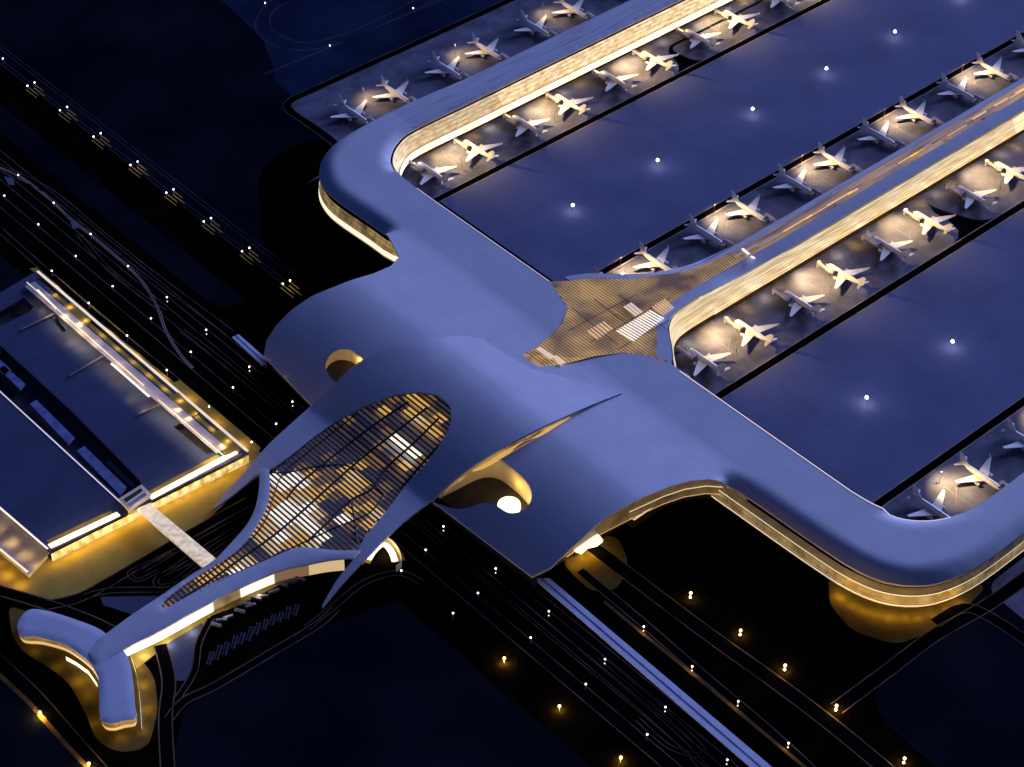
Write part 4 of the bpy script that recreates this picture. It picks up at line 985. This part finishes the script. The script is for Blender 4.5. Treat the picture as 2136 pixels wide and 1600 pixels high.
lamps('g', [(83, 1486), (185, 1593)], 'lampG', 'golden street lamp on the road at the bottom left corner', 'golden lamps bottom left', 1.9, power=36000, h=8)
lamps('h', [(553, 6), (688, 95), (862, 17)], 'lampW', 'small white lamp on the taxiway loop at the top', 'lamps on the taxiway loop', 1.2)
sites = [(6, 122), (72, 172), (140, 223), (210, 278), (287, 337), (362, 395), (440, 455), (520, 517), (605, 585)]
lamps('s', sites, 'lampW', 'right-hand white lamp of a pair on the upper left track', 'paired lamps along the upper left track', 1.3, power=0)
lamps('s2', [(x-15, y+7) for x, y in sites[1:]], 'lampW', 'left-hand white lamp of a pair on the upper left track', 'paired lamps along the upper left track', 1.3, power=0)
# gangways under the paired lamps
def build_gang():
    t = thing('track_platform', (0, 0, 0), 'x', 'platform')
    for k, (y0, y1) in enumerate(((-17, 10), (-12, 17), (-20, 6), (-8, 12))):
        mb = MB(); mb.box(-10+k*5.4, -8.6+k*5.4, y0, y1, 0.9, 1.4); mb.build('walkway', 'paving', t)
    return t
gg = build_gang(); gf = False
for i, (x, y) in enumerate(sites[1:]):
    p = G(x+2, y+14, 3); gf = place(gg, gf, (*p, 0.05), 'dim track platform under a pair of white lamps, %s from the top left' % ORD[i], 'platforms along the upper left track')
    light('gantry_light', (p[0], p[1], 9), [260, 340, 200, 1300, 700, 240, 600, 2400][i], (1, .72, .55) if i not in (3, 4, 7) else (1, .62, .2), 1.0)
mb = MB()
for u in (-92, -86, -72, -66): mb.ribbon([(u, 330), (u, 1400)], 0.8, 0.2)
tag(mb.build('rails', 'blueline'), kind='structure')

# ------------------------------------------------------------------ cars and coaches in the forecourt
def build_car():
    t = thing('parked_car', (0, 0, 0), 'parked car in a row of the dark car park below the long arm', 'car', 'cars in the rows of the dark car park')
    mb = MB(); mb.prism([(-0.9, -2.2), (0.9, -2.2), (0.9, 2.2), (-0.9, 2.2)], 0.35, 0.95); mb.build('body', 'carpaint', t)
    mb = MB(); i = 0; mb.prism([(-0.8, -1.5), (0.8, -1.5), (0.8, 0.9), (-0.8, 0.9)], 0.95, 1.45); mb.build('cabin', 'carglass', t)
    mb = MB()
    for sx in (-0.85, 0.85):
        for sy in (-1.4, 1.4): mb.tube((sx-0.1, sy, 0.32), (sx+0.1, sy, 0.32), 0.32, n=8)
    mb.build('wheels', 'rubber', t)
    return t
c0 = build_car(); cf = False
slash = [(434, 1388, 443, 1360), (450, 1378, 460, 1346), (467, 1368, 474, 1340), (484, 1354, 493, 1326), (500, 1345, 508, 1320), (516, 1338, 526, 1308), (532, 1325, 540, 1300), (550, 1315, 556, 1292), (565, 1305, 572, 1282), (580, 1298, 588, 1278), (597, 1292, 604, 1266), (613, 1285, 620, 1262)]
mbp = MB()
for x0, y0, x1, y1 in slash:
    A, B = Vector(G(x0, y0)), Vector(G(x1, y1)); n = 6; d = B-A; ang = math.atan2(d.y, d.x)
    mbp.ribbon([tuple(A), tuple(B)], 5.5, 0.17)
    for k in range(n):
        p = A.lerp(B, (k+0.5)/n); cf = place(c0, cf, (p.x, p.y, 0.18), 'parked car in a row of the dark car park below the long arm', 'cars in the rows of the dark car park', ang+0.1)
tag(mbp.build('parking_bays', 'blueline'), kind='structure')
def build_bus():
    t = thing('coach', (0, 0, 0), 'x', 'coach')
    mb = MB(); mb.prism([(-1.4, -6), (1.4, -6), (1.4, 6), (-1.4, 6)], 0.5, 2.0); mb.prism([(-1.4, -6), (1.4, -6), (1.4, 5.6), (-1.4, 5.6)], 2.9, 3.4); mb.build('body', 'pole', t)
    mb = MB(); mb.prism([(-1.36, -5.9), (1.36, -5.9), (1.36, 5.7), (-1.36, 5.7)], 2.0, 2.9); mb.build('windows', 'carglass', t)
    mb = MB()
    for sx in (-1.3, 1.3):
        for sy in (-3.8, 3.8): mb.tube((sx-0.15, sy, 0.5), (sx+0.15, sy, 0.5), 0.5, n=8)
    mb.build('wheels', 'rubber', t)
    return t
b0 = build_bus(); bf = False
for i, (x, y) in enumerate([(451, 1305), (462, 1296), (476, 1290), (500, 1276), (512, 1262), (523, 1266), (535, 1250), (548, 1246), (572, 1236), (590, 1221), (604, 1216), (614, 1214), (626, 1210)]):
    bf = place(b0, bf, (*G(x, y), 0.1), 'small coach between the lit arm and dark car park, %s from the left' % ORD[i], 'coaches at the drop-off', 0.5+0.4*(i % 3))
